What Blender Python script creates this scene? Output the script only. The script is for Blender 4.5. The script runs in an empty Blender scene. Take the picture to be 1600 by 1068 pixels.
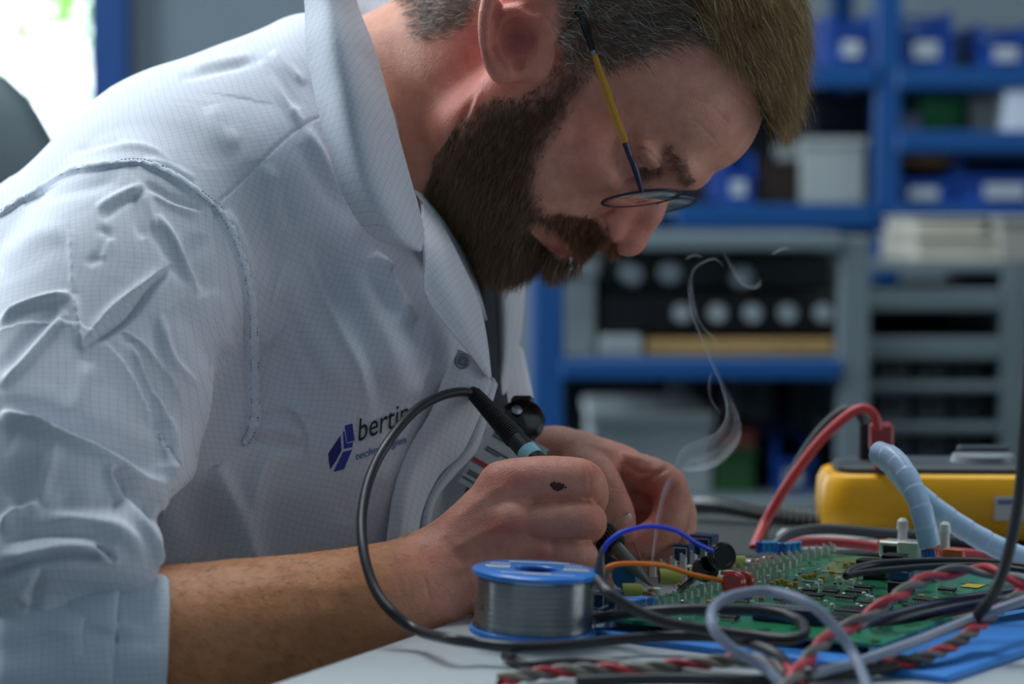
import bpy, math, random
import numpy as np
from mathutils import Vector, Matrix

# ---------------------------------------------------------------- camera
SC = bpy.context.scene
CZ, PITCH, FPX = 0.955, math.radians(3.0), 85.0 / 36.0 * 1600.0
cam_data = bpy.data.cameras.new('camera')
cam_data.sensor_width = 36.0
cam_data.lens = 85.0
cam_data.clip_start = 0.05
cam_data.dof.use_dof = True
cam_data.dof.focus_distance = 1.272
cam_data.dof.aperture_fstop = 5.4
cam_data.dof.aperture_blades = 8
cam = bpy.data.objects.new('camera', cam_data)
SC.collection.objects.link(cam)
cam.location = (0, 0, CZ)
cam.rotation_euler = (math.radians(90) - PITCH, 0, 0)
SC.camera = cam
# ---------------------------------------------------------------- world, lights, exposure
world = bpy.data.worlds.new('world')
SC.world = world
world.use_nodes = True
bg = world.node_tree.nodes['Background']
bg.inputs['Color'].default_value = (0.80, 0.90, 1.0, 1)
bg.inputs['Strength'].default_value = 5.0
SC.view_settings.view_transform = 'Standard'
SC.view_settings.look = 'None'
SC.view_settings.gamma = 1.0
SC.view_settings.use_curve_mapping = False
SC.view_settings.exposure = -0.05


def area_light(name, loc, target, size, power, color):
    l = bpy.data.lights.new(name, 'AREA')
    l.shape = 'RECTANGLE'
    l.size, l.size_y = size
    l.energy = power
    l.color = color
    o = bpy.data.objects.new(name, l)
    SC.collection.objects.link(o)
    o.location = loc
    o.rotation_euler = (Vector(target) - Vector(loc)).to_track_quat('-Z', 'Y').to_euler()
    return o


# daylight from the side window (out of frame, left), ceiling panels, a far row of panels over the racks
area_light('side_daylight_and_fill', (-2.35, 2.35, 1.95), (0.0, 1.45, 0.95), (1.7, 1.3), 90, (0.84, 0.93, 1.0))
area_light('ceiling_panel_light', (-0.45, 2.05, 2.70), (-0.40, 1.8, 0.0), (1.2, 1.2), 42, (0.90, 0.96, 1.0))
area_light('ceiling_panel_light', (1.3, 2.9, 2.70), (1.3, 3.1, 0.0), (1.4, 1.0), 9, (0.80, 0.92, 1.0))
area_light('ceiling_panel_light', (1.2, 0.2, 2.70), (1.0, 0.6, 0.0), (1.2, 1.2), 2, (0.88, 0.95, 1.0))
area_light('side_daylight_and_fill', (3.1, 1.35, 1.15), (0.2, 1.4, 1.0), (1.6, 1.0), 17, (0.90, 0.95, 1.0))  # added low fill for the face from the right, no window there
# ================================================================ helpers
CAMR = np.array(cam.rotation_euler.to_matrix())


def P(px, py, d):
    """world point (metres) seen at pixel px,py of the 1600x1068 frame at world depth Y=d"""
    v = CAMR @ np.array([(px - 800) / FPX, -(py - 534) / FPX, -1.0])
    return np.array([0, 0, CZ]) + v * (d / v[1])


def T(px, py, h=0.0, z0=0.75):
    """world point on the horizontal plane h above the desk top"""
    v = CAMR @ np.array([(px - 800) / FPX, -(py - 534) / FPX, -1.0])
    t = (z0 + h - CZ) / v[2]
    return np.array([0, 0, CZ]) + v * t


def M(px, py, d):
    return P(px, py, d) * 1000.0


def proj(V):
    """world metres (N,3) -> pixels (N,2)"""
    q = (V - np.array([0, 0, CZ])) @ CAMR
    return np.stack([800 + FPX * q[:, 0] / -q[:, 2], 534 - FPX * q[:, 1] / -q[:, 2]], 1)


def nrm(v):
    v = np.asarray(v, float)
    return v / (np.linalg.norm(v) + 1e-12)


# ---- objects
def link(o, parent=None):
    SC.collection.objects.link(o)
    if parent is not None:
        o.parent = parent
        o.matrix_parent_inverse = parent_inv(parent)
    return o


def world_mat(o):
    m = o.matrix_basis.copy()
    while o.parent is not None:
        m = o.parent.matrix_basis @ o.matrix_parent_inverse @ m
        o = o.parent
    return m


def parent_inv(p):
    return world_mat(p).inverted()


def tag(o, label=None, cat=None, group=None, kind=None):
    if label: o['label'] = label
    if cat: o['category'] = cat
    if group: o['group'] = group
    if kind: o['kind'] = kind
    return o


def empty(name, loc, label=None, cat=None, group=None, kind=None):
    o = bpy.data.objects.new(name, None)
    o.empty_display_size = 0.01
    o.location = tuple(float(c) for c in loc)
    SC.collection.objects.link(o)
    return tag(o, label, cat, group, kind)


def mesh_obj(name, V, F, mat, parent=None, smooth=True, uv=None, cols=None, sharp_angle=None):
    """F: (N,4) or (N,3) int array, or list of mixed faces"""
    me = bpy.data.meshes.new(name)
    V = np.asarray(V, np.float32)
    if isinstance(F, np.ndarray) and F.ndim == 2:
        n, k = F.shape
        me.vertices.add(len(V)); me.vertices.foreach_set('co', V.ravel())
        me.loops.add(n * k); me.loops.foreach_set('vertex_index', F.astype(np.int32).ravel())
        me.polygons.add(n)
        me.polygons.foreach_set('loop_start', np.arange(0, n * k, k, dtype=np.int32))
        me.update(calc_edges=True)
    else:
        me.from_pydata([tuple(map(float, v)) for v in V], [], [tuple(int(i) for i in f) for f in F])
        me.update()
    if smooth:
        me.polygons.foreach_set('use_smooth', np.ones(len(me.polygons), bool))
        if sharp_angle:
            me.set_sharp_from_angle(angle=math.radians(sharp_angle))
    for nm, arr in (uv or {}).items():
        a = me.attributes.new(nm, 'FLOAT2' if arr.shape[1] == 2 else 'FLOAT_VECTOR', 'POINT')
        a.data.foreach_set('vector', np.asarray(arr, np.float32).ravel())
    for nm, arr in (cols or {}).items():
        a = me.attributes.new(nm, 'FLOAT_COLOR', 'POINT')
        c = np.ones((len(V), 4), np.float32); c[:, :arr.shape[1]] = arr
        a.data.foreach_set('color', c.ravel())
    if mat is not None:
        for m in (mat if isinstance(mat, (list, tuple)) else [mat]):
            me.materials.append(m)
    o = bpy.data.objects.new(name, me)
    return link(o, parent)


class MB:
    """collects simple solids and links them as one mesh"""
    def __init__(s): s.V, s.F, s.n = [], [], 0

    def add(s, V, F):
        V = np.asarray(V, float)
        s.V.append(V); s.F += [tuple(int(i) + s.n for i in f) for f in F]; s.n += len(V)
        return s

    def box(s, c, size, rot=None, bev=0.0):
        x, y, z = [h / 2 for h in size]
        b = min(bev, x * .9, y * .9, z * .9)
        if b <= 0:
            V = np.array([[i * x, j * y, k * z] for i in (-1, 1) for j in (-1, 1) for k in (-1, 1)])
            F = [(0, 1, 3, 2), (4, 6, 7, 5), (0, 4, 5, 1), (2, 3, 7, 6), (0, 2, 6, 4), (1, 5, 7, 3)]
        else:
            V, idx = [], {}
            for i in (-1, 1):
                for j in (-1, 1):
                    for k in (-1, 1):
                        for ax in range(3):
                            h = [i * (x - b), j * (y - b), k * (z - b)]
                            h[ax] = (i, j, k)[ax] * (x, y, z)[ax]
                            idx[(i, j, k, ax)] = len(V); V.append(h)
            F = []
            sg = (-1, 1)
            for ax in range(3):
                o1, o2 = [(1, 2), (2, 0), (0, 1)][ax]
                for sgn in sg:
                    q = []
                    for a, c2 in ((-1, -1), (1, -1), (1, 1), (-1, 1)):
                        k = [0, 0, 0]; k[ax] = sgn; k[o1] = a; k[o2] = c2
                        q.append(idx[(*k, ax)])
                    F.append(q if sgn > 0 else q[::-1])
            for ax in range(3):
                o1, o2 = [(1, 2), (2, 0), (0, 1)][ax]
                for a in sg:
                    for c2 in sg:
                        k0 = [0, 0, 0]; k1 = [0, 0, 0]
                        k0[ax] = -1; k1[ax] = 1
                        for k in (k0, k1): k[o1] = a; k[o2] = c2
                        q = [idx[(*k0, o1)], idx[(*k1, o1)], idx[(*k1, o2)], idx[(*k0, o2)]]
                        F.append(q[::-1] if a * c2 > 0 else q)
            for i in sg:
                for j in sg:
                    for k in sg:
                        q = [idx[(i, j, k, 0)], idx[(i, j, k, 1)], idx[(i, j, k, 2)]]
                        F.append(q if i * j * k > 0 else q[::-1])
            V = np.array(V)
        if rot is not None: V = V @ np.asarray(rot).T
        return s.add(V + np.asarray(c), F)

    def lathe(s, prof, a, axis, n=32, caps=True, start=0.0, ellip=1.0):
        """prof [(radius, height)...] around axis from point a"""
        axis = nrm(axis); u = nrm(np.cross(axis, [0.3, 0.9, 0.2])); w = np.cross(axis, u)
        th = np.arange(n) * 2 * np.pi / n + start
        ring = np.cos(th)[:, None] * u + ellip * np.sin(th)[:, None] * w
        V = np.concatenate([np.asarray(a) + r * ring + h * axis for r, h in prof])
        F = []
        for i in range(len(prof) - 1):
            for j in range(n):
                k = (j + 1) % n
                F.append((i * n + j, i * n + k, (i + 1) * n + k, (i + 1) * n + j))
        if caps:
            F.append(tuple(range(n))[::-1]); F.append(tuple(range((len(prof) - 1) * n, len(prof) * n)))
        return s.add(V, F)

    def tube(s, pts, r, n=10, caps=True, spline=True, step=None):
        pts = np.asarray(pts, float)
        if spline and len(pts) > 2: pts = catmull(pts, step or 8)
        m = len(pts)
        R = np.full(m, r) if np.isscalar(r) else np.interp(np.linspace(0, 1, m), np.linspace(0, 1, len(r)), r)
        V, F = sweep(pts, R, n)
        if caps: F = F + [tuple(range(n))[::-1], tuple(range((m - 1) * n, m * n))]
        return s.add(V, F)

    def build(s, name, mat, parent=None, smooth=True, sharp=35):
        return mesh_obj(name, np.concatenate(s.V), s.F, mat, parent, smooth, sharp_angle=sharp)


def catmull(p, n=8, closed=False):
    p = np.asarray(p, float)
    if len(p) == 2:
        t = np.linspace(0, 1, n + 1)[:, None]
        return p[0] * (1 - t) + p[1] * t
    q = np.vstack([2 * p[0] - p[1], p, 2 * p[-1] - p[-2]]) if not closed else np.vstack([p[-1], p, p[0], p[1]])
    out = []
    for i in range(1, len(q) - 2):
        t = (np.arange(n) / n)[:, None]
        a, b, c, d = q[i - 1], q[i], q[i + 1], q[i + 2]
        out.append(.5 * ((2 * b) + (-a + c) * t + (2 * a - 5 * b + 4 * c - d) * t ** 2 + (-a + 3 * b - 3 * c + d) * t ** 3))
    if not closed: out.append(q[-2][None])
    return np.concatenate(out)


def frames(pts):
    """parallel transport frames"""
    m = len(pts)
    tan = np.gradient(pts, axis=0)
    tan /= (np.linalg.norm(tan, axis=1, keepdims=True) + 1e-12)
    u = nrm(np.cross(tan[0], [0.13, 0.31, 0.94]))
    U = [u]
    for i in range(1, m):
        u = U[-1] - tan[i] * np.dot(U[-1], tan[i])
        U.append(nrm(u))
    U = np.array(U)
    return tan, U, np.cross(tan, U)


def sweep(pts, R, n):
    tan, U, W = frames(pts)
    th = np.arange(n) * 2 * np.pi / n
    V = (pts[:, None, :] + R[:, None, None] * (np.cos(th)[None, :, None] * U[:, None, :] + np.sin(th)[None, :, None] * W[:, None, :])).reshape(-1, 3)
    F = []
    for i in range(len(pts) - 1):
        for j in range(n):
            k = (j + 1) % n
            F.append((i * n + j, i * n + k, (i + 1) * n + k, (i + 1) * n + j))
    return V, F


def grid_faces(nu, nv, closed_u=False):
    i, j = np.meshgrid(np.arange(nu if closed_u else nu - 1), np.arange(nv - 1), indexing='ij')
    i, j = i.ravel(), j.ravel(); i2 = (i + 1) % nu
    return np.stack([i * nv + j, i2 * nv + j, i2 * nv + j + 1, i * nv + j + 1], 1)


def patch_grid(rows, nu=8, nv=8):
    """rows: list of rows of 3D control points -> smooth grid (bi-Catmull)"""
    A = np.asarray(rows, float)
    A = np.stack([catmull(r, nv) for r in A])
    A = np.stack([catmull(A[:, j], nu) for j in range(A.shape[1])], 1)
    return A


def grid_normals(G):
    a = np.gradient(G, axis=0); b = np.gradient(G, axis=1)
    n = np.cross(a, b)
    return n / (np.linalg.norm(n, axis=2, keepdims=True) + 1e-12)


def shell(G, th):
    """thick sheet from grid G, offset +-th/2; returns V,F, and tuple shape"""
    nu, nv = G.shape[:2]; N = grid_normals(G)
    top = (G + N * th / 2).reshape(-1, 3); bot = (G - N * th / 2).reshape(-1, 3)
    f = grid_faces(nu, nv); m = nu * nv
    F = [f, f[:, ::-1] + m]
    def strip(ids):
        ids = np.asarray(ids); return np.stack([ids[:-1], ids[:-1] + m, ids[1:] + m, ids[1:]], 1)
    idx = np.arange(m).reshape(nu, nv)
    F += [strip(idx[0, :])[:, ::1], strip(idx[-1, ::-1]), strip(idx[::-1, 0]), strip(idx[:, -1])]
    return np.concatenate([top, bot]), np.concatenate(F)


# ---- materials
def new_mat(name):
    m = bpy.data.materials.new(name); m.use_nodes = True
    nt = m.node_tree
    return m, nt, nt.nodes, nt.links, nt.nodes['Principled BSDF']


def srgb(c):
    if isinstance(c, str):
        c = tuple(int(c[i:i + 2], 16) / 255 for i in (0, 2, 4))
    return tuple((x / 12.92 if x <= .04045 else ((x + .055) / 1.055) ** 2.4) for x in c) + (1.0,)


def simple(name, col, rough=.5, metal=0.0, noise=0.0, nscale=40, bump=0.0, spec=.5, coat=0.0, trans=0.0, emit=None, alpha=None, bscale=None, ior=None):
    m, nt, N, L, b = new_mat(name)
    c = srgb(col)
    b.inputs['Base Color'].default_value = c
    b.inputs['Roughness'].default_value = rough
    b.inputs['Metallic'].default_value = metal
    b.inputs['Specular IOR Level'].default_value = spec
    b.inputs['Coat Weight'].default_value = coat
    b.inputs['Transmission Weight'].default_value = trans
    if ior: b.inputs['IOR'].default_value = ior
    if emit:
        b.inputs['Emission Color'].default_value = srgb(col); b.inputs['Emission Strength'].default_value = emit
    tc = N.new('ShaderNodeTexCoord')
    if noise:
        n = N.new('ShaderNodeTexNoise'); n.inputs['Scale'].default_value = nscale; n.inputs['Detail'].default_value = 4
        L.new(tc.outputs['Object'], n.inputs['Vector'])
        mx = N.new('ShaderNodeMix'); mx.data_type = 'RGBA'
        mx.inputs['A'].default_value = tuple(max(0, x * (1 - noise)) for x in c[:3]) + (1,)
        mx.inputs['B'].default_value = tuple(min(1, x * (1 + noise)) for x in c[:3]) + (1,)
        L.new(n.outputs['Fac'], mx.inputs['Factor']); L.new(mx.outputs['Result'], b.inputs['Base Color'])
    if bump:
        n = N.new('ShaderNodeTexNoise'); n.inputs['Scale'].default_value = bscale or nscale; n.inputs['Detail'].default_value = 3
        L.new(tc.outputs['Object'], n.inputs['Vector'])
        bp = N.new('ShaderNodeBump'); bp.inputs['Strength'].default_value = bump; bp.inputs['Distance'].default_value = .001
        L.new(n.outputs['Fac'], bp.inputs['Height']); L.new(bp.outputs['Normal'], b.inputs['Normal'])
    return m


# ================================================================ implicit surfaces
def smin(a, b, k):
    if k <= 0: return np.minimum(a, b)
    h = np.maximum(k - np.abs(a - b), 0) / k
    return np.minimum(a, b) - h * h * k * .25


def smax(a, b, k):
    return -smin(-a, -b, k)


def ell(c, R, F=None):
    """ellipsoid, F rows = local axes"""
    c = np.asarray(c, float); R = np.asarray(R, float)
    if F is not None: F = np.asarray(F, float)

    def f(p):
        q = p - c
        if F is not None: q = q @ F.T
        k0 = np.sqrt(((q / R) ** 2).sum(1)); k1 = np.sqrt(((q / (R * R)) ** 2).sum(1)) + 1e-9
        return k0 * (k0 - 1) / k1
    f.bound = (c, R.max())
    return f


def cap(a, b, ra, rb=None, flat=None):
    """rounded cone; flat=(axis, factor) thickens the body along the axis by factor"""
    rb = ra if rb is None else rb
    a = np.asarray(a, float); b = np.asarray(b, float)
    if flat is not None:
        ax = nrm(flat[0]); Sm = np.eye(3) - (1 - 1 / flat[1]) * np.outer(ax, ax)
        c0 = (a + b) / 2
    else: Sm = None
    A, B = a, b
    if Sm is not None: A = (a - c0) @ Sm; B = (b - c0) @ Sm
    ba = B - A; l2 = ba @ ba + 1e-9

    def f(p):
        q = p if Sm is None else (p - c0) @ Sm
        pa = q - A
        h = np.clip(pa @ ba / l2, 0, 1)
        d = pa - h[:, None] * ba
        return np.sqrt((d * d).sum(1)) - (ra + (rb - ra) * h)
    s = 1 if flat is None else max(1, flat[1])
    f.bound = ((a + b) / 2, np.linalg.norm(b - a) / 2 + max(ra, rb) * s)
    return f


def group_box(prims):
    lo = np.full(3, 1e9); hi = -lo
    for it in prims:
        if isinstance(it[0], list): l, h = group_box(it[0])
        elif len(it) > 2 and it[2] == 'sub': continue
        else: l, h = it[0].bound[0] - it[0].bound[1], it[0].bound[0] + it[0].bound[1]
        lo = np.minimum(lo, l); hi = np.maximum(hi, h)
    return lo, hi


BOX = {}


def ev(prims, p):
    """prims: list of (fn, k) or (fn, k, 'sub'), fn may itself be such a list"""
    d = np.full(len(p), 1e3)
    for it in prims:
        f, k = it[0], it[1]
        sub = len(it) > 2 and it[2] == 'sub'
        if isinstance(f, list):
            if id(f) not in BOX: BOX[id(f)] = group_box(f)
            lo, hi = BOX[id(f)]
            g = np.maximum(np.maximum(lo - p, p - hi), 0)
            far = np.sqrt((g * g).sum(1)); near = far < k + 14
            fn = lambda q, f=f: ev(f, q)
        else:
            c, R = f.bound
            far = np.sqrt(((p - c) ** 2).sum(1)) - R; near = far < k + 14
            fn = f
        if not sub: d = np.minimum(d, np.where(near, 1e3, np.maximum(far, 10)))
        if near.any():
            q = p[near]; v = fn(q)
            d[near] = smax(d[near], -v, k) if sub else smin(d[near], v, k)
    return d


def polygonise(fn, lo, hi, h, levels=4):
    """sparse surface nets, returns V (mm), quads"""
    H = h * 2 ** levels
    lo = np.asarray(lo, float); hi = np.asarray(hi, float)
    n = np.ceil((hi - lo) / H).astype(int) + 1
    cells = np.stack(np.meshgrid(*[np.arange(k) for k in n], indexing='ij'), -1).reshape(-1, 3)
    size = H
    for lv in range(levels + 1):
        d = fn(lo + (cells + .5) * size)
        cells = cells[np.abs(d) < size * (1.35 if lv else 1.9)]
        if lv == levels: break
        off = np.array([[i, j, k] for i in (0, 1) for j in (0, 1) for k in (0, 1)])
        cells = (cells[:, None, :] * 2 + off).reshape(-1, 3)
        size /= 2
    BIG = 1 << 20
    key = lambda c: (c[:, 0] * BIG + c[:, 1]) * BIG + c[:, 2]
    cells = cells[np.argsort(key(cells + 4))]
    off = np.array([[i, j, k] for i in (0, 1) for j in (0, 1) for k in (0, 1)])
    corners = (cells[:, None, :] + off).reshape(-1, 3)
    uk, inv = np.unique(key(corners + 4), return_inverse=True)
    inv = inv.reshape(-1)
    uc = np.zeros((len(uk), 3)); uc[inv] = corners
    val = fn(lo + uc * size)
    cv = val[inv].reshape(-1, 8)
    act = (cv.min(1) < 0) & (cv.max(1) >= 0)
    cells = cells[act]; cv = cv[act]
    E = [(a, b) for a in range(8) for b in range(a + 1, 8) if bin(a ^ b).count('1') == 1]
    acc = np.zeros((len(cells), 3)); cnt = np.zeros(len(cells))
    for a, b in E:
        va, vb = cv[:, a], cv[:, b]
        m = (va < 0) != (vb < 0)
        t = np.where(m, va / np.where(m, va - vb, 1), 0)
        pt = off[a] + t[:, None] * (off[b] - off[a])
        acc[m] += pt[m]; cnt[m] += 1
    V = lo + (cells + acc / cnt[:, None]) * size
    ck = key(cells + 4)
    def find(c):
        k = key(c + 4); i = np.searchsorted(ck, k); i = np.clip(i, 0, len(ck) - 1)
        return np.where(ck[i] == k, i, -1)
    quads = []
    for ax, (o1, o2) in enumerate(((1, 2), (2, 0), (0, 1))):
        e = np.zeros(3, int); e[ax] = 1
        bidx = 4 if ax == 0 else 2 if ax == 1 else 1
        va, vb = cv[:, 0], cv[:, bidx]
        m = (va < 0) != (vb < 0)
        c = cells[m]; flip = (va[m] >= 0)
        d1 = np.zeros(3, int); d1[o1] = 1; d2 = np.zeros(3, int); d2[o2] = 1
        q = np.stack([find(c), find(c - d1), find(c - d1 - d2), find(c - d2)], 1)
        q[flip] = q[flip][:, ::-1]
        quads.append(q[(q >= 0).all(1)])
    return V, np.concatenate(quads)


def grad(fn, V, e=.4):
    g = np.stack([fn(V + np.eye(3)[i] * e) - fn(V - np.eye(3)[i] * e) for i in range(3)], 1)
    return g / (np.linalg.norm(g, axis=1, keepdims=True) + 1e-9)


def project(fn, V, it=2):
    for _ in range(it):
        V = V - grad(fn, V) * np.clip(fn(V), -2, 2)[:, None] * .9
    return V


def quad_subdiv(V, Q):
    n = len(V)
    e = np.sort(np.concatenate([Q[:, [0, 1]], Q[:, [1, 2]], Q[:, [2, 3]], Q[:, [3, 0]]]), 1)
    k = e[:, 0] * (n + 1) + e[:, 1]
    uk, first, inv = np.unique(k, return_index=True, return_inverse=True)
    inv = inv.reshape(-1)
    ue = e[first]
    ev_ = (V[ue[:, 0]] + V[ue[:, 1]]) / 2
    fc = V[Q].mean(1)
    m = len(Q); ei = inv.reshape(4, m).T + n; fi = np.arange(m) + n + len(ue)
    nq = np.concatenate([np.stack([Q[:, i], ei[:, i], fi, ei[:, (i + 3) % 4]], 1) for i in range(4)])
    return np.concatenate([V, ev_, fc]), nq


def vert_normals(V, Q):
    a = V[Q[:, 2]] - V[Q[:, 0]]; b = V[Q[:, 3]] - V[Q[:, 1]]
    fn = np.cross(a, b); N = np.zeros_like(V)
    for i in range(4):
        for ax in range(3): N[:, ax] += np.bincount(Q[:, i], fn[:, ax], len(V))
    return N / (np.linalg.norm(N, axis=1, keepdims=True) + 1e-12)


def poly_dist(pp, line):
    """distance, signed side and parameter 0..1 of pixels pp to polyline"""
    L = np.asarray(line, float)
    best = np.full(len(pp), 1e9); side = np.zeros(len(pp)); par = np.zeros(len(pp))
    seg = np.linalg.norm(np.diff(L, axis=0), axis=1); cum = np.concatenate([[0], np.cumsum(seg)])
    for i in range(len(L) - 1):
        ba = L[i + 1] - L[i]; pa = pp - L[i]
        h = np.clip(pa @ ba / (ba @ ba + 1e-9), 0, 1)
        dv = pa - h[:, None] * ba
        d = np.sqrt((dv * dv).sum(1)); m = d < best
        best[m] = d[m]
        side[m] = np.sign(ba[0] * pa[m, 1] - ba[1] * pa[m, 0])
        par[m] = (cum[i] + h[m] * seg[i]) / cum[-1]
    return best, side, par


def sculpt(V, N, px, vis, strokes):
    """relief strokes traced along folds and creases: (line, width_px, height_mm, kind)
    kind 'r' rounded ridge/groove with tapering ends, 's' step (raised on the left of travel), 'p' plateau blob"""
    D = np.zeros(len(V))
    for st in strokes:
        line, w, hgt = st[0], st[1], st[2]; kind = st[3] if len(st) > 3 else 'r'
        L = catmull(np.array(line, float), 5) if len(line) > 2 else np.array(line, float)
        lo = L.min(0) - 3 * w; hi = L.max(0) + 3 * w
        m = vis & (px[:, 0] > lo[0]) & (px[:, 0] < hi[0]) & (px[:, 1] > lo[1]) & (px[:, 1] < hi[1])
        idx = np.nonzero(m)[0]
        if not len(idx): continue
        d, s, t = poly_dist(px[idx], L)
        tap = np.clip(np.minimum(t, 1 - t) * 5, 0, 1) ** .7 if 'n' not in kind else 1.0
        if 'r' in kind: v = np.exp(-(d / w) ** 2) * tap
        elif 's' in kind: v = s * (d / w) * np.exp(-(d / w) ** 2 * .5) * 1.6 * tap
        elif 'v' in kind: v = np.exp(-(d / w)) * tap          # sharp crest or crease
        else: v = np.exp(-(d / w) ** 4)
        D[idx] += hgt * v
    return V + N * D[:, None]


def in_poly(p, poly):
    poly = np.asarray(poly, float); x, y = p[:, 0], p[:, 1]; c = np.zeros(len(p), bool)
    j = len(poly) - 1
    for i in range(len(poly)):
        xi, yi = poly[i]; xj, yj = poly[j]
        m = ((yi > y) != (yj > y)) & (x < (xj - xi) * (y - yi) / (yj - yi + 1e-12) + xi)
        c ^= m; j = i
    return c


def poly_edge(p, poly):
    return poly_dist(p, list(poly) + [poly[0]])[0]


# ================================================================ the room
wall_m = simple('wall_paint', '84939c', .8, noise=.05, nscale=3)
ceil_m = simple('ceiling_paint', 'b4bcc2', .9)
floor_m = simple('floor_vinyl', '4c5458', .5, noise=.12, nscale=6)
blue_frame_m = simple('blue_frame_paint', '0b4a92', .45)
dark_m = simple('dark_plastic', '15181c', .45)


def structure(name, mb, mat, parent=None):
    o = mb.build(name, mat, parent, smooth=False)
    if parent is None: o['kind'] = 'structure'
    return o


X0, X1, Y0, Y1, ZC = -2.7, 3.4, -1.4, 4.7, 2.8
structure('floor', MB().box(((X0 + X1) / 2, (Y0 + Y1) / 2, -.05), (X1 - X0 + .4, Y1 - Y0 + .4, .1)), floor_m)
structure('ceiling', MB().box(((X0 + X1) / 2, (Y0 + Y1) / 2, ZC + .05), (X1 - X0 + .4, Y1 - Y0 + .4, .1)), ceil_m)
structure('wall_left', MB().box((X0 - .05, (Y0 + Y1) / 2, ZC / 2), (.1, Y1 - Y0 + .2, ZC)), wall_m)
structure('wall_right', MB().box((X1 + .05, (Y0 + Y1) / 2, ZC / 2), (.1, Y1 - Y0 + .2, ZC)), wall_m)
structure('wall_front', MB().box(((X0 + X1) / 2, Y0 - .05, ZC / 2), (X1 - X0, .1, ZC)), wall_m)
WX0, WX1, WZ0, WZ1 = -2.3, P(150, 100, Y1)[0], .85, 2.45
w = MB()
w.box(((X0 + WX0) / 2, Y1 + .05, ZC / 2), (WX0 - X0, .1, ZC)); w.box(((WX1 + X1) / 2, Y1 + .05, ZC / 2), (X1 - WX1, .1, ZC))
w.box(((WX0 + WX1) / 2, Y1 + .05, WZ0 / 2), (WX1 - WX0, .1, WZ0)); w.box(((WX0 + WX1) / 2, Y1 + .05, (WZ1 + ZC) / 2), (WX1 - WX0, .1, ZC - WZ1))
structure('wall_back', w, wall_m)
w = MB(); fw = P(207, 100, Y1)[0] - WX1
w.box((WX1 + fw / 2, Y1 - .03, (WZ0 + WZ1) / 2), (fw, .1, WZ1 - WZ0 + .16)); w.box((WX0 - .04, Y1 - .03, (WZ0 + WZ1) / 2), (.08, .1, WZ1 - WZ0 + .16))
w.box(((WX0 + WX1) / 2, Y1 - .03, WZ0 - .04), (WX1 - WX0, .14, .08)); w.box(((WX0 + WX1) / 2, Y1 - .03, WZ1 + .04), (WX1 - WX0, .1, .08))
win = structure('window_1', w, blue_frame_m)
glass_m = simple('window_glass', 'ffffff', .02, trans=1.0, spec=.3, ior=1.02)
MB().box(((WX0 + WX1) / 2, Y1 + .02, (WZ0 + WZ1) / 2), (WX1 - WX0, .006, WZ1 - WZ0)).build('pane', glass_m, win, smooth=False)
structure('baseboard_back', MB().box(((WX1 + X1) / 2, Y1 - .01, .05), (X1 - WX1, .02, .1)), simple('baseboard_grey', '5a646a', .6))

# foliage outside
leaf_m = simple('leaf_green', '7fb04a', .6, noise=.4, nscale=2)
rg = np.random.default_rng(12)
tree = empty('garden_tree', (-1.9, 7.2, 0), 'sunlit green tree outside the window at upper left', 'tree')
V, F = [], []
for k in range(2600):
    cl = [(-1.42, 7.0, 1.78), (-1.16, 7.1, 1.55), (-2.3, 7.1, 2.3), (-1.15, 6.9, 1.85), (-2.6, 7.3, 2.2), (-1.9, 7.5, 2.4), (-1.20, 7.2, 2.15)][k % 7]
    c = np.array(cl) + rg.normal(0, 1, 3) * np.array([.20, .25, .20])
    a = rg.normal(0, 1, (2, 3)); a[0] /= np.linalg.norm(a[0]); a[1] -= a[0] * (a[0] @ a[1]); a[1] /= np.linalg.norm(a[1])
    n0 = len(V); V += [c, c + a[0] * .035 + a[1] * .02, c + a[0] * .08, c + a[0] * .035 - a[1] * .02]; F.append((n0, n0 + 1, n0 + 2, n0 + 3))
fo = mesh_obj('foliage', np.array(V), np.array(F), leaf_m, tree, smooth=False); fo['kind'] = 'stuff'
MB().tube([(-1.9, 7.3, 0), (-1.85, 7.25, .9), (-1.8, 7.2, 1.6), (-1.6, 7.1, 2.2)], [.09, .07, .05, .02], 10).build('trunk', simple('bark', '5b4a3a', .9), tree)

# ---- backdrop of racks: helpers
def pbox(name, x0, y0, x1, y1, d, depth, mat, parent=None, label=None, cat=None, group=None, bev=.004, faces=None):
    a = P(x0, y1, d); b = P(x1, y0, d)
    c = ((a[0] + b[0]) / 2, d + depth / 2, (a[2] + b[2]) / 2)
    o = MB().box(c, (abs(b[0] - a[0]), depth, abs(b[2] - a[2])), bev=bev).build(name, mat, parent, smooth=False)
    return tag(o, label, cat, group)


rack_m = simple('rack_blue', '07447f', .4, noise=.06, nscale=12)
rack_dark_m = simple('shelf_grey', '55626a', .6)
grey_m = simple('painted_grey_steel', '5f6e75', .5, noise=.05, nscale=20)
bin_m = simple('bin_blue', '093f94', .4)
card_m = simple('box_grey_card', '8f999a', .8, noise=.05, nscale=20)
beige_m = simple('box_beige', 'a9a79c', .8, noise=.06, nscale=20)
white_m = simple('label_white', 'a3aeb6', .7)
tan_m = simple('cardboard_tan', 'a98a58', .85, noise=.1, nscale=20)
DR = 3.6


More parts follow.
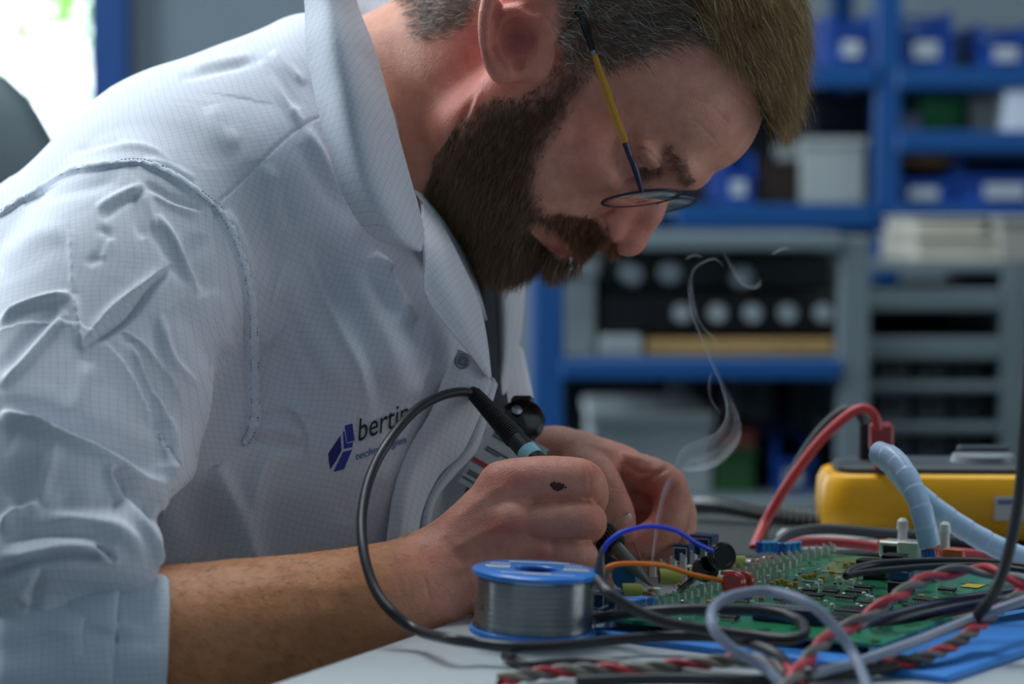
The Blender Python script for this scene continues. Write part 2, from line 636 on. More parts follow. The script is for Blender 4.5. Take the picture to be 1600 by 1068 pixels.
def rack(name, label, uprights, beams, d0, d1, top, mat, bm=None, root=None):
    r = root or empty(name, (P((uprights[0] + uprights[-1]) / 2, 500, d0)[0], (d0 + d1) / 2, 0), label, 'rack')
    wd = .038
    for ux in uprights:
        for dd in (d0, d1):
            x = P(ux, 500, d0)[0]
            mb = MB().box((x, dd, top / 2), (wd, wd, top), bev=.003)
            mb.build('upright', mat, r, smooth=False)
    for (xa, xb, yc, hpx) in beams:
        a = P(xa, yc, d0); b = P(xb, yc, d0); h = hpx * d0 / FPX
        for dd in (d0 - .012, d1 + .012):
            MB().box(((a[0] + b[0]) / 2, dd, a[2]), (b[0] - a[0], .03, h), bev=.003).build('beam', mat, r, smooth=False)
        MB().box(((a[0] + b[0]) / 2, (d0 + d1) / 2, a[2] + h * .32), (b[0] - a[0], d1 - d0 - .03, .012)).build('shelf_panel', bm or rack_dark_m, r, smooth=False)
    return r


rack('storage_rack', 'tall blue steel storage rack at the upper right, loaded with bins', [965, 1382, 1800], [(1055, 1366, 120, 36), (1398, 1785, 124, 34), (1398, 1785, 222, 34), (1055, 1366, 338, 38), (1398, 1785, 340, 38), (1055, 1785, 12 - 330, 36)], DR, DR + .5, 2.5, rack_m)
rack('workbench_rack', 'blue steel bench frame behind his chin carrying dark instruments', [857], [(875, 1312, 575, 32)], 3.0, 3.45, .93, rack_m, grey_m)
rack('', '', [1332], [(875, 1312, 378, 26), (875, 1312, 790, 26)], 3.0, 3.45, .93, grey_m, grey_m, bpy.data.objects['workbench_rack'])


def bin_(x0, y0, x1, y1, d, depth, label, mat=None, group=None, lab=True, open_front=True):
    a = P(x0, y1, d); b = P(x1, y0, d); w_, h_ = b[0] - a[0], b[2] - a[2]; t = .006
    r = empty('storage_bin', ((a[0] + b[0]) / 2, d + depth / 2, a[2]), label, 'bin', group)
    mb = MB(); cx = (a[0] + b[0]) / 2; mat = mat or bin_m
    mb.box((cx, d + depth / 2, a[2] + t / 2), (w_, depth, t)); mb.box((a[0] + t / 2, d + depth / 2, a[2] + h_ / 2), (t, depth, h_)); mb.box((b[0] - t / 2, d + depth / 2, a[2] + h_ / 2), (t, depth, h_))
    mb.box((cx, d + depth, a[2] + h_ / 2), (w_, t, h_)); mb.box((cx, d, a[2] + h_ * .3), (w_, t, h_ * .6)); mb.box((cx, d - .004, a[2] + h_ * .6), (w_ + .006, .014, .008)); mb.box((cx, d + depth / 2, b[2]), (w_ + .004, .02, .008))
    mb.build('shell', mat, r, smooth=False)
    if lab: MB().box((cx, d - .008, a[2] + h_ * .32), (w_ * .45, .004, h_ * .3)).build('paper_label', white_m, r, smooth=False)
    return r


bin_(1296, 22, 1362, 103, DR + .01, .3, 'blue bin on the top shelf, left of the upright')
bin_(1402, 18, 1488, 107, DR + .01, .3, 'blue bin on the top shelf just right of the upright')
bin_(1528, 38, 1612, 107, DR + .01, .3, 'blue bin on the top shelf at the right edge')
bin_(1392, 262, 1492, 321, DR + .01, .3, 'blue bin with pale label on the shelf under the green box')
bin_(1497, 250, 1640, 321, DR + .01, .3, 'wide blue bin reaching the right edge of the shelf')
bin_(1128, 240, 1178, 319, DR + .01, .3, 'small blue bin behind the hanging fringe of hair')
bin_(1208, 690, 1268, 770, 3.04, .3, 'blue bin low behind the red test lead')


def carton(x0, y0, x1, y1, d, depth, label, mat, cat='box', group=None):
    a = P(x0, y1, d); b = P(x1, y0, d)
    cx, cz = (a[0] + b[0]) / 2, (a[2] + b[2]) / 2; w_, h_ = b[0] - a[0], b[2] - a[2]
    r = empty('storage_box', (cx, d + depth / 2, a[2]), label, cat, group)
    MB().box((cx, d + depth / 2, a[2] + h_ * .43), (w_, depth, h_ * .86), bev=.003).build('box_body', mat, r, smooth=False)
    MB().box((cx, d + depth / 2, b[2] - h_ * .08), (w_ + .008, depth + .008, h_ * .16), bev=.003).build('lid', mat, r, smooth=False)
    return r


carton(1252, 215, 1352, 319, DR + .02, .35, 'big grey carton standing on the shelf left of the upright', card_m)
carton(1275, 146, 1350, 212, DR + .16, .2, 'dark navy carton behind and above the big grey one', simple('box_navy', '151b33', .7))
carton(1182, 250, 1246, 319, DR + .05, .3, 'dark brown carton between the blue bin and big grey carton', simple('box_brown', '2c211f', .8))
carton(1440, 150, 1506, 206, DR + .05, .25, 'green carton on the middle right shelf', simple('box_green', '0c6b3c', .6))
carton(1516, 152, 1568, 206, DR + .05, .25, 'grey carton right of the green one', card_m)
carton(1572, 112, 1620, 206, DR - .02, .25, 'tall white carton at the right edge of middle shelf', simple('box_white', 'b9c6d6', .7))
carton(1403, 176, 1438, 206, DR + .03, .2, 'small bluish carton beside the upright, left of the green one', simple('box_pale_blue', '6a7aa0', .7))
carton(1412, 244, 1488, 262, DR + .1, .2, 'tan cardboard piece sticking out of the labelled blue bin', tan_m)
carton(1432, 366, 1560, 412, 3.12, .3, 'wide beige carton on top of the grey drawer cabinet', beige_m)
carton(1430, 338, 1540, 366, 3.15, .25, 'flat beige carton lying on the wide beige one', beige_m)
carton(1562, 338, 1640, 412, 3.10, .3, 'beige carton at the right end of cabinet top', simple('box_ash', '8c8d86', .8))
carton(925, 645, 1112, 772, 3.04, .3, 'pale grey carton on the lower bench shelf behind the left hand', simple('box_pale', '8e9a9e', .7))
carton(1118, 700, 1180, 772, 3.04, .3, 'green crate on the lower bench shelf', simple('crate_green', '184a20', .6))
carton(1118, 676, 1180, 700, 3.04, .28, 'reddish flat case lying on the green crate', simple('case_red', '7c3a30', .6))
carton(872, 412, 930, 557, 3.04, .3, 'tall pale carton left of the dark instruments', simple('box_lightgrey', '93a0a4', .7))
# instruments on the bench: dark front panels with round pale dials
dial_m = simple('dial_pale', 'b8c6cc', .3, coat=.6)
inst_m = simple('instrument_black', '14171b', .45)
inst2_m = simple('instrument_dark_green', '1b2b28', .5)


def instrument(x0, y0, x1, y1, d, label, mat, dials, r0):
    a = P(x0, y1, d); b = P(x1, y0, d); cx, cz = (a[0] + b[0]) / 2, (a[2] + b[2]) / 2
    r = empty('instrument', (cx, d + .15, a[2]), label, 'instrument')
    MB().box((cx, d + .15, cz), (b[0] - a[0], .3, b[2] - a[2]), bev=.006).build('case', mat, r, smooth=False)
    for k, (x, y) in enumerate(dials):
        c = P(x, y, d - .002)
        MB().lathe([(r0, 0), (r0, .012), (r0 * .8, .018), (.001, .018)], c, (0, -1, 0), 20).build('dial', dial_m, r)
    return r


instrument(934, 456, 1306, 522, 3.06, 'long black instrument with a row of round pale dials', inst_m, [(x, 489) for x in (1065, 1120, 1175, 1230, 1285)], .012)
instrument(934, 394, 1306, 455, 3.08, 'dark green instrument stacked on the black one', inst2_m, [(985, 428), (1045, 425), (1158, 432)], .015)
pb = pbox('wooden_board', 1010, 530, 1306, 556, 3.03, .33, tan_m, label='tan wooden board lying under the long black instrument', cat='board')
pbox('supply_case', 936, 524, 1004, 557, 3.03, .2, simple('case_white', 'a6b2b6', .6), label='small whitish case left of the tan board', cat='case')
# grey drawer cabinet
cab = empty('drawer_cabinet', (P(1460, 700, 3.1)[0], 3.3, 0), 'grey metal cabinet with open trays at the right edge', 'cabinet')
for x0, x1 in ((1318, 1352), (1566, 1602)):
    a = P(x0, 412, 3.1); b = P(x1, 412, 3.1)
    MB().box(((a[0] + b[0]) / 2, 3.3, a[2] / 2), (b[0] - a[0], .4, a[2]), bev=.003).build('side_post', grey_m, cab, smooth=False)
for y0, y1 in ((412, 426), (452, 486), (528, 562), (598, 612), (662, 676), (724, 740)):
    a = P(1352, y1, 3.1); b = P(1566, y0, 3.1)
    MB().box(((a[0] + b[0]) / 2, 3.3, (a[2] + b[2]) / 2), (b[0] - a[0], .4, b[2] - a[2]), bev=.003).build('tray', grey_m, cab, smooth=False)
MB().box((P(1459, 500, 3.49)[0], 3.49, .44), (.2, .02, .8)).build('back_panel', inst_m, cab, smooth=False)
k = 0
for y0, y1 in ((566, 598), (616, 662), (680, 724)):
    for x0 in (1372, 1432, 1492):
        a = P(x0, y1, 3.14); b = P(x0 + 50, y0, 3.14); k += 1
        dr = MB().box(((a[0] + b[0]) / 2, 3.25, (a[2] + b[2]) / 2), (b[0] - a[0], .2, b[2] - a[2]), bev=.003).build('drawer', grey_m, cab, smooth=False)
        MB().box(((a[0] + b[0]) / 2, 3.145, (a[2] + b[2]) / 2 + .004), ((b[0] - a[0]) * .6, .012, (b[2] - a[2]) * .35)).build('finger_slot', inst_m, dr, smooth=False)
# office chair back, behind his shoulder
ch = empty('office_chair', (-.66, 2.25, 0), 'dark grey rounded office chair behind his back, left edge', 'chair')
chair_m = simple('chair_fabric', '58666c', .85, bump=.3, bscale=400)
cx, cz = P(-350, 440, 2.2)[[0, 2]]
rows = []
for v in np.linspace(-.985, .985, 11):
    rr = []
    for u in np.linspace(-1, 1, 9):
        wx = .27 * (abs(1 - abs(v) ** 2.6)) ** (1 / 2.6)
        rr.append([cx + u * wx, 2.2 + .05 * u * u - .03 * math.cos(v * 1.5), cz + v * .21])
    rows.append(rr)
G = patch_grid(np.array(rows) * 1000, 3, 3); V, F = shell(G, 60)
mesh_obj('backrest', V / 1000, F, chair_m, ch)
MB().box((cx, 2.1, .47), (.48, .46, .08), bev=.03).build('seat', chair_m, ch)
MB().tube([(cx, 2.28, cz), (cx, 2.33, .7), (cx, 2.3, .5), (cx, 2.12, .42)], .018, 8).build('back_support', dark_m, ch)
MB().lathe([(.03, 0), (.03, .3), (.02, .32)], (cx, 2.1, .12), (0, 0, 1), 16).build('gas_column', dark_m, ch)
for k in range(5):
    a = k * 2 * math.pi / 5
    lg = MB().tube([(cx, 2.1, .13), (cx + .15 * math.cos(a), 2.1 + .15 * math.sin(a), .11), (cx + .3 * math.cos(a), 2.1 + .3 * math.sin(a), .07)], [.022, .016], 8).build('leg', dark_m, ch)
    MB().lathe([(.025, -.012), (.028, 0), (.025, .012)], (cx + .3 * math.cos(a), 2.1 + .3 * math.sin(a), .028), (math.sin(a), -math.cos(a), 0), 14).build('castor', dark_m, lg)

navy_m = simple('panel_navy', '121826', .7)
sr = bpy.data.objects['storage_rack']; wr = bpy.data.objects['workbench_rack']
a = P(965, 390, DR + .53); b = P(1790, 128, DR + .53)
MB().box(((a[0] + b[0]) / 2, DR + .54, (a[2] + b[2]) / 2), (b[0] - a[0], .01, b[2] - a[2])).build('back_panel', navy_m, sr, smooth=False)
a = P(875, 1000, 3.47); b = P(1322, 395, 3.47)
MB().box(((a[0] + b[0]) / 2, 3.48, (max(a[2], .02) + b[2]) / 2), (b[0] - a[0], .01, b[2] - max(a[2], .02))).build('back_panel', navy_m, wr, smooth=False)
for x in (1062, 1150, 1190):
    q = P(x, 700, 3.40)
    MB().box((q[0], 3.40, .50), (.03, .03, .66), bev=.002).build('inner_post', grey_m, wr, smooth=False)
# ================================================================ desk and mat
desk_m = simple('desk_laminate', 'b4bdc0', .38, noise=.03, nscale=60, bump=.05, bscale=900)
deskedge_m = simple('desk_edge', 'c6cdd0', .4)
e0 = T(430, 1068); e1 = T(740, 961)
ed = nrm([e1[0] - e0[0], e1[1] - e0[1], 0]); en = np.array([ed[1], -ed[0], 0])
desk = empty('desk', (.35, 1.2, 0), 'light grey desk under the circuit board and cables', 'desk')
c0 = e0 - ed * .30; c1p = e0 + ed * .425
poly = [c0, c1p, np.array([1.25, c1p[1], .75]), np.array([1.25, c0[1], .75])]
V = [(*p[:2], .75) for p in poly] + [(*p[:2], .722) for p in poly]
MB().add(V, [(3, 2, 1, 0), (4, 5, 6, 7), (0, 1, 5, 4), (1, 2, 6, 5), (2, 3, 7, 6), (3, 0, 4, 7)]).build('desktop', desk_m, desk, smooth=False)
for p in (c0 + .06 * en + .05 * ed, c1p + .08 * en - .05 * ed, np.array([1.18, c1p[1] - .06, 0]), np.array([1.18, c0[1] + .06, 0])):
    MB().box((p[0], p[1], .361), (.05, .05, .722), bev=.004).build('leg', grey_m, desk, smooth=False)

bench2 = empty('rear_bench', (.8, 1.6, 0), 'dark grey-green bench behind the desk carrying the yellow meter', 'bench')
b2m = simple('bench_dark', '2e3634', .6, noise=.06, nscale=20)
MB().box((.78, 1.585, .736), (1.36, .265, .028), bev=.002).build('benchtop', b2m, bench2, smooth=False)
for x, y in ((.14, 1.49), (1.42, 1.49), (.14, 1.68), (1.42, 1.68)): MB().box((x, y, .361), (.05, .05, .722), bev=.004).build('leg', grey_m, bench2, smooth=False)

matC = T(1480, 1054, .004); g1 = nrm(T(932, 986, .004) - matC); g2 = nrm(np.array([-g1[1] * -1, g1[0] * -1, 0.0]))
g2 = np.array([-g1[1], g1[0], 0]); g2 = g2 if g2[1] > 0 else -g2
mat_m = simple('esd_mat_blue', '2f86dc', .55, bump=.12, bscale=1200, noise=.04, nscale=30)
mat_l = .195; mw = .27
mc = matC + g1 * mat_l / 2 + g2 * mw / 2
R = np.stack([g1, g2, np.array([0, 0, 1.0])], 1)
esd = MB().box((mc[0], mc[1], .752), (mat_l, mw, .0036), rot=None) if False else MB()
esd.box((0, 0, 0), (mat_l, mw, .0036), rot=R, bev=.0006); esd.V[-1] = esd.V[-1] + np.array([mc[0], mc[1], .7519])
tag(esd.build('esd_mat', mat_m, None, smooth=False), 'blue rubber mat on the desk under the circuit board', 'mat')

# ================================================================ circuit board
BO = T(927, 962, .010); bx = nrm([.862, -.507, 0]); by = np.array([-bx[1], bx[0], 0.0])
BH = .0095
def B(a, b, h=0.0): return BO * [1, 1, 0] + bx * a + by * b + np.array([0, 0, .7505 + BH + h])
def onb(px, py, h=0.0): return T(px, py, BH + .0005 + h)
RB = np.stack([bx, by, np.array([0, 0, 1.0])], 1)
pcb = empty('circuit_board', BO, 'green populated circuit board lying on the blue mat', 'circuit board')


def pcb_material():
    m, nt, N, L, b = new_mat('pcb_green')
    tc = N.new('ShaderNodeTexCoord')
    br = N.new('ShaderNodeTexBrick'); br.inputs['Scale'].default_value = 160; br.inputs['Mortar Size'].default_value = .12
    mp = N.new('ShaderNodeMapping'); mp.inputs['Rotation'].default_value = (0, 0, math.atan2(bx[1], bx[0]))
    L.new(tc.outputs['Object'], mp.inputs['Vector']); L.new(mp.outputs['Vector'], br.inputs['Vector'])
    n = N.new('ShaderNodeTexNoise'); n.inputs['Scale'].default_value = 90; L.new(mp.outputs['Vector'], n.inputs['Vector'])
    g = N.new('ShaderNodeMath'); g.operation = 'GREATER_THAN'; g.inputs[1].default_value = .56; L.new(n.outputs['Fac'], g.inputs[0])
    br.inputs['Color1'].default_value = srgb('0f5a3a'); br.inputs['Color2'].default_value = srgb('125f3f'); br.inputs['Mortar'].default_value = srgb('2b8a5c')
    mx = N.new('ShaderNodeMix'); mx.data_type = 'RGBA'; mx.inputs['B'].default_value = srgb('0d5236'); L.new(g.outputs[0], mx.inputs['Factor']); L.new(br.outputs['Color'], mx.inputs['A'])
    L.new(mx.outputs['Result'], b.inputs['Base Color']); b.inputs['Roughness'].default_value = .3; b.inputs['Coat Weight'].default_value = .3
    return m


bm_ = MB(); LB, WB = .262, .150
bm_.box((0, 0, 0), (WB, LB, .0018), rot=RB); bm_.V[-1] = bm_.V[-1] + B(WB / 2, LB / 2, -.0012)
bm_.build('board', pcb_material(), pcb, smooth=False)
metal_m = simple('tin_plated_pins', 'dfe2dc', .32, metal=.75)
black_m = simple('ic_black', '17181a', .4)
for a, b in ((.006, .006), (WB - .006, .006), (.006, LB - .006), (WB - .006, LB - .006)):
    MB().lathe([(.003, 0), (.003, BH - .004)], B(a, b) * [1, 1, 0] + [0, 0, .7542], (0, 0, 1), 10).build('standoff', metal_m, pcb)


def bbox(mb, a, b, h0, sz, bev=0.0):
    mb.box((0, 0, 0), sz, rot=RB, bev=bev); mb.V[-1] = mb.V[-1] + B(a, b, h0 + sz[2] / 2); return mb


def comp(name, a, b, sz, mat, h0=0.0, bev=.0003, parent=None):
    return bbox(MB(), a, b, h0, sz, bev).build(name, mat, parent or pcb, smooth=False)


def ab(px, py, h=0.0):
    q = onb(px, py, h) - BO; return float(q @ bx), float(q @ by)


def ic(px, py, w, l, h=.0018, pins=8, sides='x', name='integrated_circuit'):
    a, b = ab(px, py)
    o = comp(name, a, b, (w, l, h), black_m, .0006)
    pm = MB()
    for s in (-1, 1):
        for k in range(pins):
            t = (k + .5) / pins - .5
            bbox(pm, a + t * w * .92, b + s * (l / 2 + .0005), 0, (w / pins * .45, .0013, .0012))
            if sides == 'xy': bbox(pm, a + s * (w / 2 + .0005), b + t * l * .92, 0, (.0013, l / pins * .45, .0012))
    p = pm.build('pins', metal_m, o, smooth=False); p['kind'] = 'stuff'
    return o


ic(1228, 941, .012, .005, pins=7); ic(1205, 955, .014, .006, pins=8)
ic(1335, 957, .016, .014, pins=12, sides='xy'); ic(1306, 968, .012, .010, pins=9, sides='xy')
ic(1275, 934, .008, .005, pins=6); ic(1322, 937, .011, .005, pins=8); ic(1352, 945, .008, .004, pins=5); ic(1298, 928, .008, .005, pins=6)
ic(1338, 928, .011, .005, pins=8); ic(1350, 921, .010, .005, pins=8); ic(1266, 926, .007, .004, pins=5); ic(1245, 930, .006, .004, pins=4)
ic(1448, 941, .014, .005, pins=8)
for px, py in ((1102, 960), (1140, 968), (1385, 966), (1425, 950), (1480, 925), (1160, 938), (1395, 940), (1330, 985), (1075, 950)): ic(px, py, .009, .005, pins=6)
# terminal blades in rows along the left edge
rgb_ = np.random.default_rng(5)
for r0, (A, Bq, n, hh) in enumerate((((1004, 958), (1240, 885), 24, .0050), ((1040, 962), (1190, 915), 10, .0042), ((1150, 900), (1290, 868), 14, .005), ((1180, 888), (1300, 862), 12, .0045), ((940, 925), (1130, 868), 13, .007))):
    for k in range(n):
        t = k / (n - 1)
        a, b = ab(A[0] * (1 - t) + Bq[0] * t, A[1] * (1 - t) + Bq[1] * t)
        mb = bbox(MB(), a, b, 0, (.0032, .0006, hh + rgb_.uniform(-.0008, .0008)))
        bbox(mb, a + .0012, b + .0012, 0, (.0006, .0022, hh * .8)); bbox(mb, a - .001, b, hh, (.0012, .0009, .0012))
        mb.build('terminal_blade', metal_m, pcb, smooth=False)
# small blue relays / trimmers at the near left corner
relay_m = simple('relay_blue', '2c6fc4', .35); relaydk_m = simple('relay_dark_blue', '123a66', .35)
for px, py, sz, m in ((938, 952, (.010, .008, .010), relaydk_m), (958, 950, (.009, .007, .009), relaydk_m), (983, 957, (.013, .007, .0075), relay_m), (1006, 955, (.0075, .006, .0075), relay_m), (1100, 872, (.014, .01, .014), relaydk_m), (1068, 880, (.010, .008, .011), relaydk_m)):
    a, b = ab(px, py); o = comp('relay', a, b, sz, m, 0, .0005)
    fr = MB(); w_, h_ = sz[0], sz[2]
    for dx, dz, sx, sz_ in ((-.4, .5, .05, .7), (.4, .5, .05, .7), (0, .85, .8, .06), (0, .14, .8, .06)):
        bbox(fr, a + dx * w_, b - sz[1] / 2 - .0003, dz * h_ - sz_ * h_ / 2, (sx * w_, .0005, sz_ * h_))
    fr.build('wire_clip', metal_m, o, smooth=False)
a, b = ab(983, 957); comp('mark', a + .004, b - .0037, (.003, .0006, .003), simple('relay_yellow_mark', 'c79b2c', .5), .003)
# axial capacitors: pale yellow-green drums with dark ends
cap_m = simple('capacitor_yellow_green', 'bac05e', .45); capend_m = simple('capacitor_end', '2e1d18', .5)
for px, py, L_, r, tilt in ((988, 934, .010, .0034, 0), (1048, 916, .0115, .0043, .1), (1150, 893, .010, .0040, 0), (1090, 908, .009, .0036, 0)):
    a, b = ab(px, py); c = B(a, b, r + .001); d = nrm(bx * .95 + by * .62 + np.array([0, 0, .0]))
    o = MB().lathe([(r * .93, -.0002), (r, .0006), (r, L_ - .0006), (r * .93, L_)], c - d * L_ / 2, d, 24).build('capacitor', cap_m, pcb)
    MB().lathe([(r * .80, -.0007), (r * .86, -.0004), (r * .86, .0002)], c - d * L_ / 2, d, 24).build('end_face', capend_m, o)
    MB().tube([c - d * (L_ / 2 + .003) - np.array([0, 0, r]), c - d * (L_ / 2 + .002), c - d * L_ / 2], .00035, 6).build('wire_lead', metal_m, o)
# blue disc varistor
a, b = ab(976, 928); c = B(a, b, .0095)
MB().lathe([(.003, -.0018), (.0062, -.0015), (.0068, 0), (.0062, .0015), (.003, .0018)], c, nrm([-.3, -1, .05]), 28).build('varistor', simple('varistor_blue', '1d6ea6', .4), pcb)
MB().tube([c, c + [0, 0, -.012]], .0006, 6).build('varistor_lead', metal_m, pcb)
# resistors with bands
res_m = simple('resistor_tan', 'c48a6a', .5); band_m = simple('resistor_band', '7a3a22', .5)
for px, py in ((1012, 934), (1022, 929), (1068, 921), (1135, 901), (1172, 888), (1182, 883), (1205, 877), (1218, 874), (1195, 882)):
    a, b = ab(px, py); c = B(a, b, .0022); d = bx
    o = MB().lathe([(.0009, -.0034), (.0013, -.0028), (.0011, -.0012), (.0011, .0012), (.0013, .0028), (.0009, .0034)], c, d, 12).build('resistor', res_m, pcb)
    bnd = MB()
    for t in (-.002, -.0005, .001): bnd.lathe([(.00125, t), (.00125, t + .0005)], c, d, 12)
    bnd.build('colour_bands', band_m, o); MB().tube([c - d * .0055 - [0, 0, .002], c - d * .005, c + d * .005, c + d * .0055 - [0, 0, .002]], .0003, 5, spline=False).build('wire_lead', metal_m, o)
a, b = ab(1026, 931); MB().lathe([(.0018, 0), (.0021, .0008), (.0021, .004), (.0012, .0046)], B(a, b), (0, 0, 1), 16).build('ceramic_post', simple('ceramic_white', 'cdd4c8', .5), pcb)
# standing light-blue resistors at the far left
lb_m = simple('resistor_sky_blue', '2f95d8', .35); db_m = simple('resistor_royal_blue', '1c4fb0', .35)
for k, (px, py) in enumerate(((1186, 872), (1194, 872), (1202, 872), (1211, 872), (1221, 874), (1230, 874), (1239, 873), (1247, 872))):
    a, b = ab(px, py); c = B(a, b, .003)
    MB().lathe([(.0014, 0), (.0023, .0008), (.0018, .0025), (.0018, .0045), (.0023, .0062), (.0014, .007)], c, (0, 0, 1), 14).build('standing_resistor', db_m if k in (0, 4) else lb_m, pcb)
# tantalum / yellow chips
tan2_m = simple('tantalum_yellow', 'c2932c', .45)
for px, py in ((1207, 914), (1214, 911), (1221, 909), (1228, 912), (1234, 917), (1243, 914), (1258, 903), (1266, 902), (1272, 900), (1285, 905), (1108, 943), (1116, 940), (1122, 946), (1190, 937), (1300, 897), (1322, 884), (1332, 882), (1440, 934), (1462, 938)):
    a, b = ab(px, py); comp('chip_capacitor', a, b, (.0032, .0018, .0019), tan2_m)
for k in range(90):
    a = rgb_.uniform(.01, WB - .01); b = rgb_.uniform(.01, LB - .01)
    comp('chip_resistor', a, b, (.0018, .001, .0008), (metal_m, black_m, white_m)[k % 3])
for k in range(22):                                      # small steel cans and posts
    px, py = ((1250, 925), (1262, 920), (1276, 917), (1282, 912), (1330, 912), (1350, 932), (1356, 936), (1362, 938), (1340, 950), (1230, 925), (1290, 945), (1175, 945), (1160, 955), (1300, 950), (1245, 905), (1255, 895), (1218, 898), (1200, 905), (1187, 915), (1345, 905), (1312, 908), (1280, 895))[k]
    a, b = ab(px, py); MB().lathe([(.0013, 0), (.0013, .0022), (.0009, .0027)], B(a, b), (0, 0, 1), 10).build('test_post', metal_m, pcb)
# connectors
navyc_m = simple('connector_navy', '141f4a', .4); conn_m = simple('connector_black', '131417', .4)
a, b = ab(1232, 972); comp('edge_connector', a, b, (.036, .006, .0075), navyc_m, 0, .0006)
sk = MB()
for k in range(16): bbox(sk, a - .0165 + k * .0022, b, .0075, (.0011, .003, .0007))
sk.build('socket_row', metal_m, pcb, smooth=False)['kind'] = 'stuff'
a, b = ab(1365, 902); comp('header_block', a, b, (.017, .010, .010), conn_m, 0, .0006)
a, b = ab(1398, 893); comp('header_block', a, b, (.012, .010, .010), conn_m, 0, .0006)
a, b = ab(1408, 925); comp('stacked_connector', a, b, (.012, .009, .006), conn_m, 0, .0005); comp('stacked_connector', a, b, (.011, .008, .005), simple('connector_blue', '244a7c', .4), .0065, .0005)
comp('connector_lid', a, b, (.012, .007, .0015), conn_m, .012)
a, b = ab(1385, 950); comp('dip_switch', a, b, (.006, .004, .003), simple('switch_blue', '2a45b5', .4)); a, b = ab(1376, 953)
MB().lathe([(.0022, 0), (.0022, .003), (.0016, .0035)], B(a, b), (0, 0, 1), 14).build('trimmer', simple('trimmer_red', 'c43326', .4), pcb)
a, b = ab(1400, 868); comp('network_socket', a, b, (.016, .013, .009), metal_m, 0, .0008); comp('socket_opening', a - .001, b - .0066, (.009, .0008, .005), conn_m, .002)
a, b = ab(1424, 874); comp('network_socket', a, b, (.013, .012, .011), metal_m, 0, .0008)
for px, py in ((1410, 866), (1476, 872)):
    a, b = ab(px, py); MB().lathe([(.0028, 0), (.0028, .010), (.0035, .011), (.003, .0155), (.0015, .017)], B(a, b, .004), (0, 0, 1), 16).build('nylon_post', simple('nylon_white', 'd7dad6', .4), pcb)
org_m = simple('relay_orange', 'd2683a', .45)
for px, py in ((1388, 862), (1450, 872), (1490, 876)):
    a, b = ab(px, py); comp('film_capacitor', a, b, (.012, .005, .007), org_m, 0, .0005)
a, b = ab(1520, 915); comp('yellow_sticker', a, b, (.010, .012, .0003), simple('sticker_yellow', 'c9b12e', .6))
a, b = ab(1270, 908); comp('silk_mark', a, b, (.010, .003, .0002), white_m); a, b = ab(1300, 893); comp('silk_mark', a, b, (.012, .003, .0002), white_m)
a, b = ab(1450, 905); comp('ribbon_socket', a, b, (.010, .005, .011), simple('ribbon_socket_grey', 'a9bccb', .5), 0, .0006)

# ================================================================ solder reel
rc = T(832, 1003, 0); up = nrm([.045, 0, 1]); reel = empty('solder_reel', rc, 'reel of solder wire with blue flanges on the desk edge', 'reel')
RR = .1075 * .0 + 100 * rc[1] / FPX * 1.0
rblue_m = simple('reel_blue', '2b83dc', .3, coat=.3); rdark_m = simple('reel_core_blue', '103f9e', .5)
cb = rc + np.array([0, 0, .0012]) + up * 0.0
Hr = .0312
RW = RR * .92
def flange(z, name):
    MB().lathe([(RR * .30, 0), (RR * .97, 0), (RR, .0006), (RR, .0026), (RR * .97, .0032), (RR * .36, .0032), (RR * .345, .0028), (RR * .335, -.003), (RR * .30, -.003)], cb + up * z, up, 72, caps=False).build(name, rblue_m, reel)
flange(.003, 'flange'); flange(Hr, 'flange')
MB().lathe([(RR * .335, 0), (RR * .335, Hr + .001), (RR * .30, Hr + .001), (RR * .30, 0)], cb + up * .001, up, 48, caps=False).build('core', rdark_m, reel)


def solder_material():
    m, nt, N, L, b = new_mat('solder_wire')
    b.inputs['Base Color'].default_value = srgb('9a9e9f'); b.inputs['Metallic'].default_value = .95; b.inputs['Roughness'].default_value = .2
    return m


sold_m = solder_material()
hs = []; turns = 34; nn_ = 40
zz = np.linspace(.0066, Hr - .0008, turns * nn_)
th = np.arange(turns * nn_) * 2 * np.pi / nn_
wob = .00018 * np.sin(th * .37) * np.sin(th * .11)
u0 = nrm(np.cross(up, [0, 1, 0])); w0 = np.cross(up, u0)
pts = cb + up * zz[:, None] + (RW + wob)[:, None] * (np.cos(th)[:, None] * u0 + np.sin(th)[:, None] * w0)
Vw, Fw = sweep(pts, np.full(len(pts), .00052), 5)
o = mesh_obj('wound_wire', Vw, np.array(Fw), sold_m, reel); 
MB().lathe([(RW - .0006, .004), (RW - .0004, .0062), (RW - .0004, Hr), (RW - .0008, Hr)], cb, up, 64, caps=False).build('inner_windings', sold_m, reel)
# a few crossing turns and the loose end
cr_ = []
for k, (z0, z1, ph) in enumerate(((.027, .0165, 3.6), (.0125, .0085, 3.3), (.0105, .0075, 3.5), (.0095, .0066, 3.2))):
    t = np.linspace(0, 1, 40); a = ph + t * 3.2
    zc = z0 + (z1 - z0) * t ** .7
    cr_.append(cb + up * zc[:, None] + (RW + .0008) * (np.cos(a)[:, None] * u0 + np.sin(a)[:, None] * w0))
mb = MB()
for c in cr_: mb.tube(c, .0005, 6, spline=False)
mb.build('crossing_turns', sold_m, reel)
fr = MB()
e_ = cb + RR * nrm([1, -.25, 0])
fr.tube([P(922, 905, 1.183), P(924, 950, 1.181), P(921, 985, 1.178), P(925, 996, 1.172), P(930, 988, 1.170), P(929, 965, 1.168), P(936, 952, 1.168), P(944, 948, 1.169), P(950, 946, 1.170)], .0004, 6)
fr.build('loose_end', sold_m, reel)
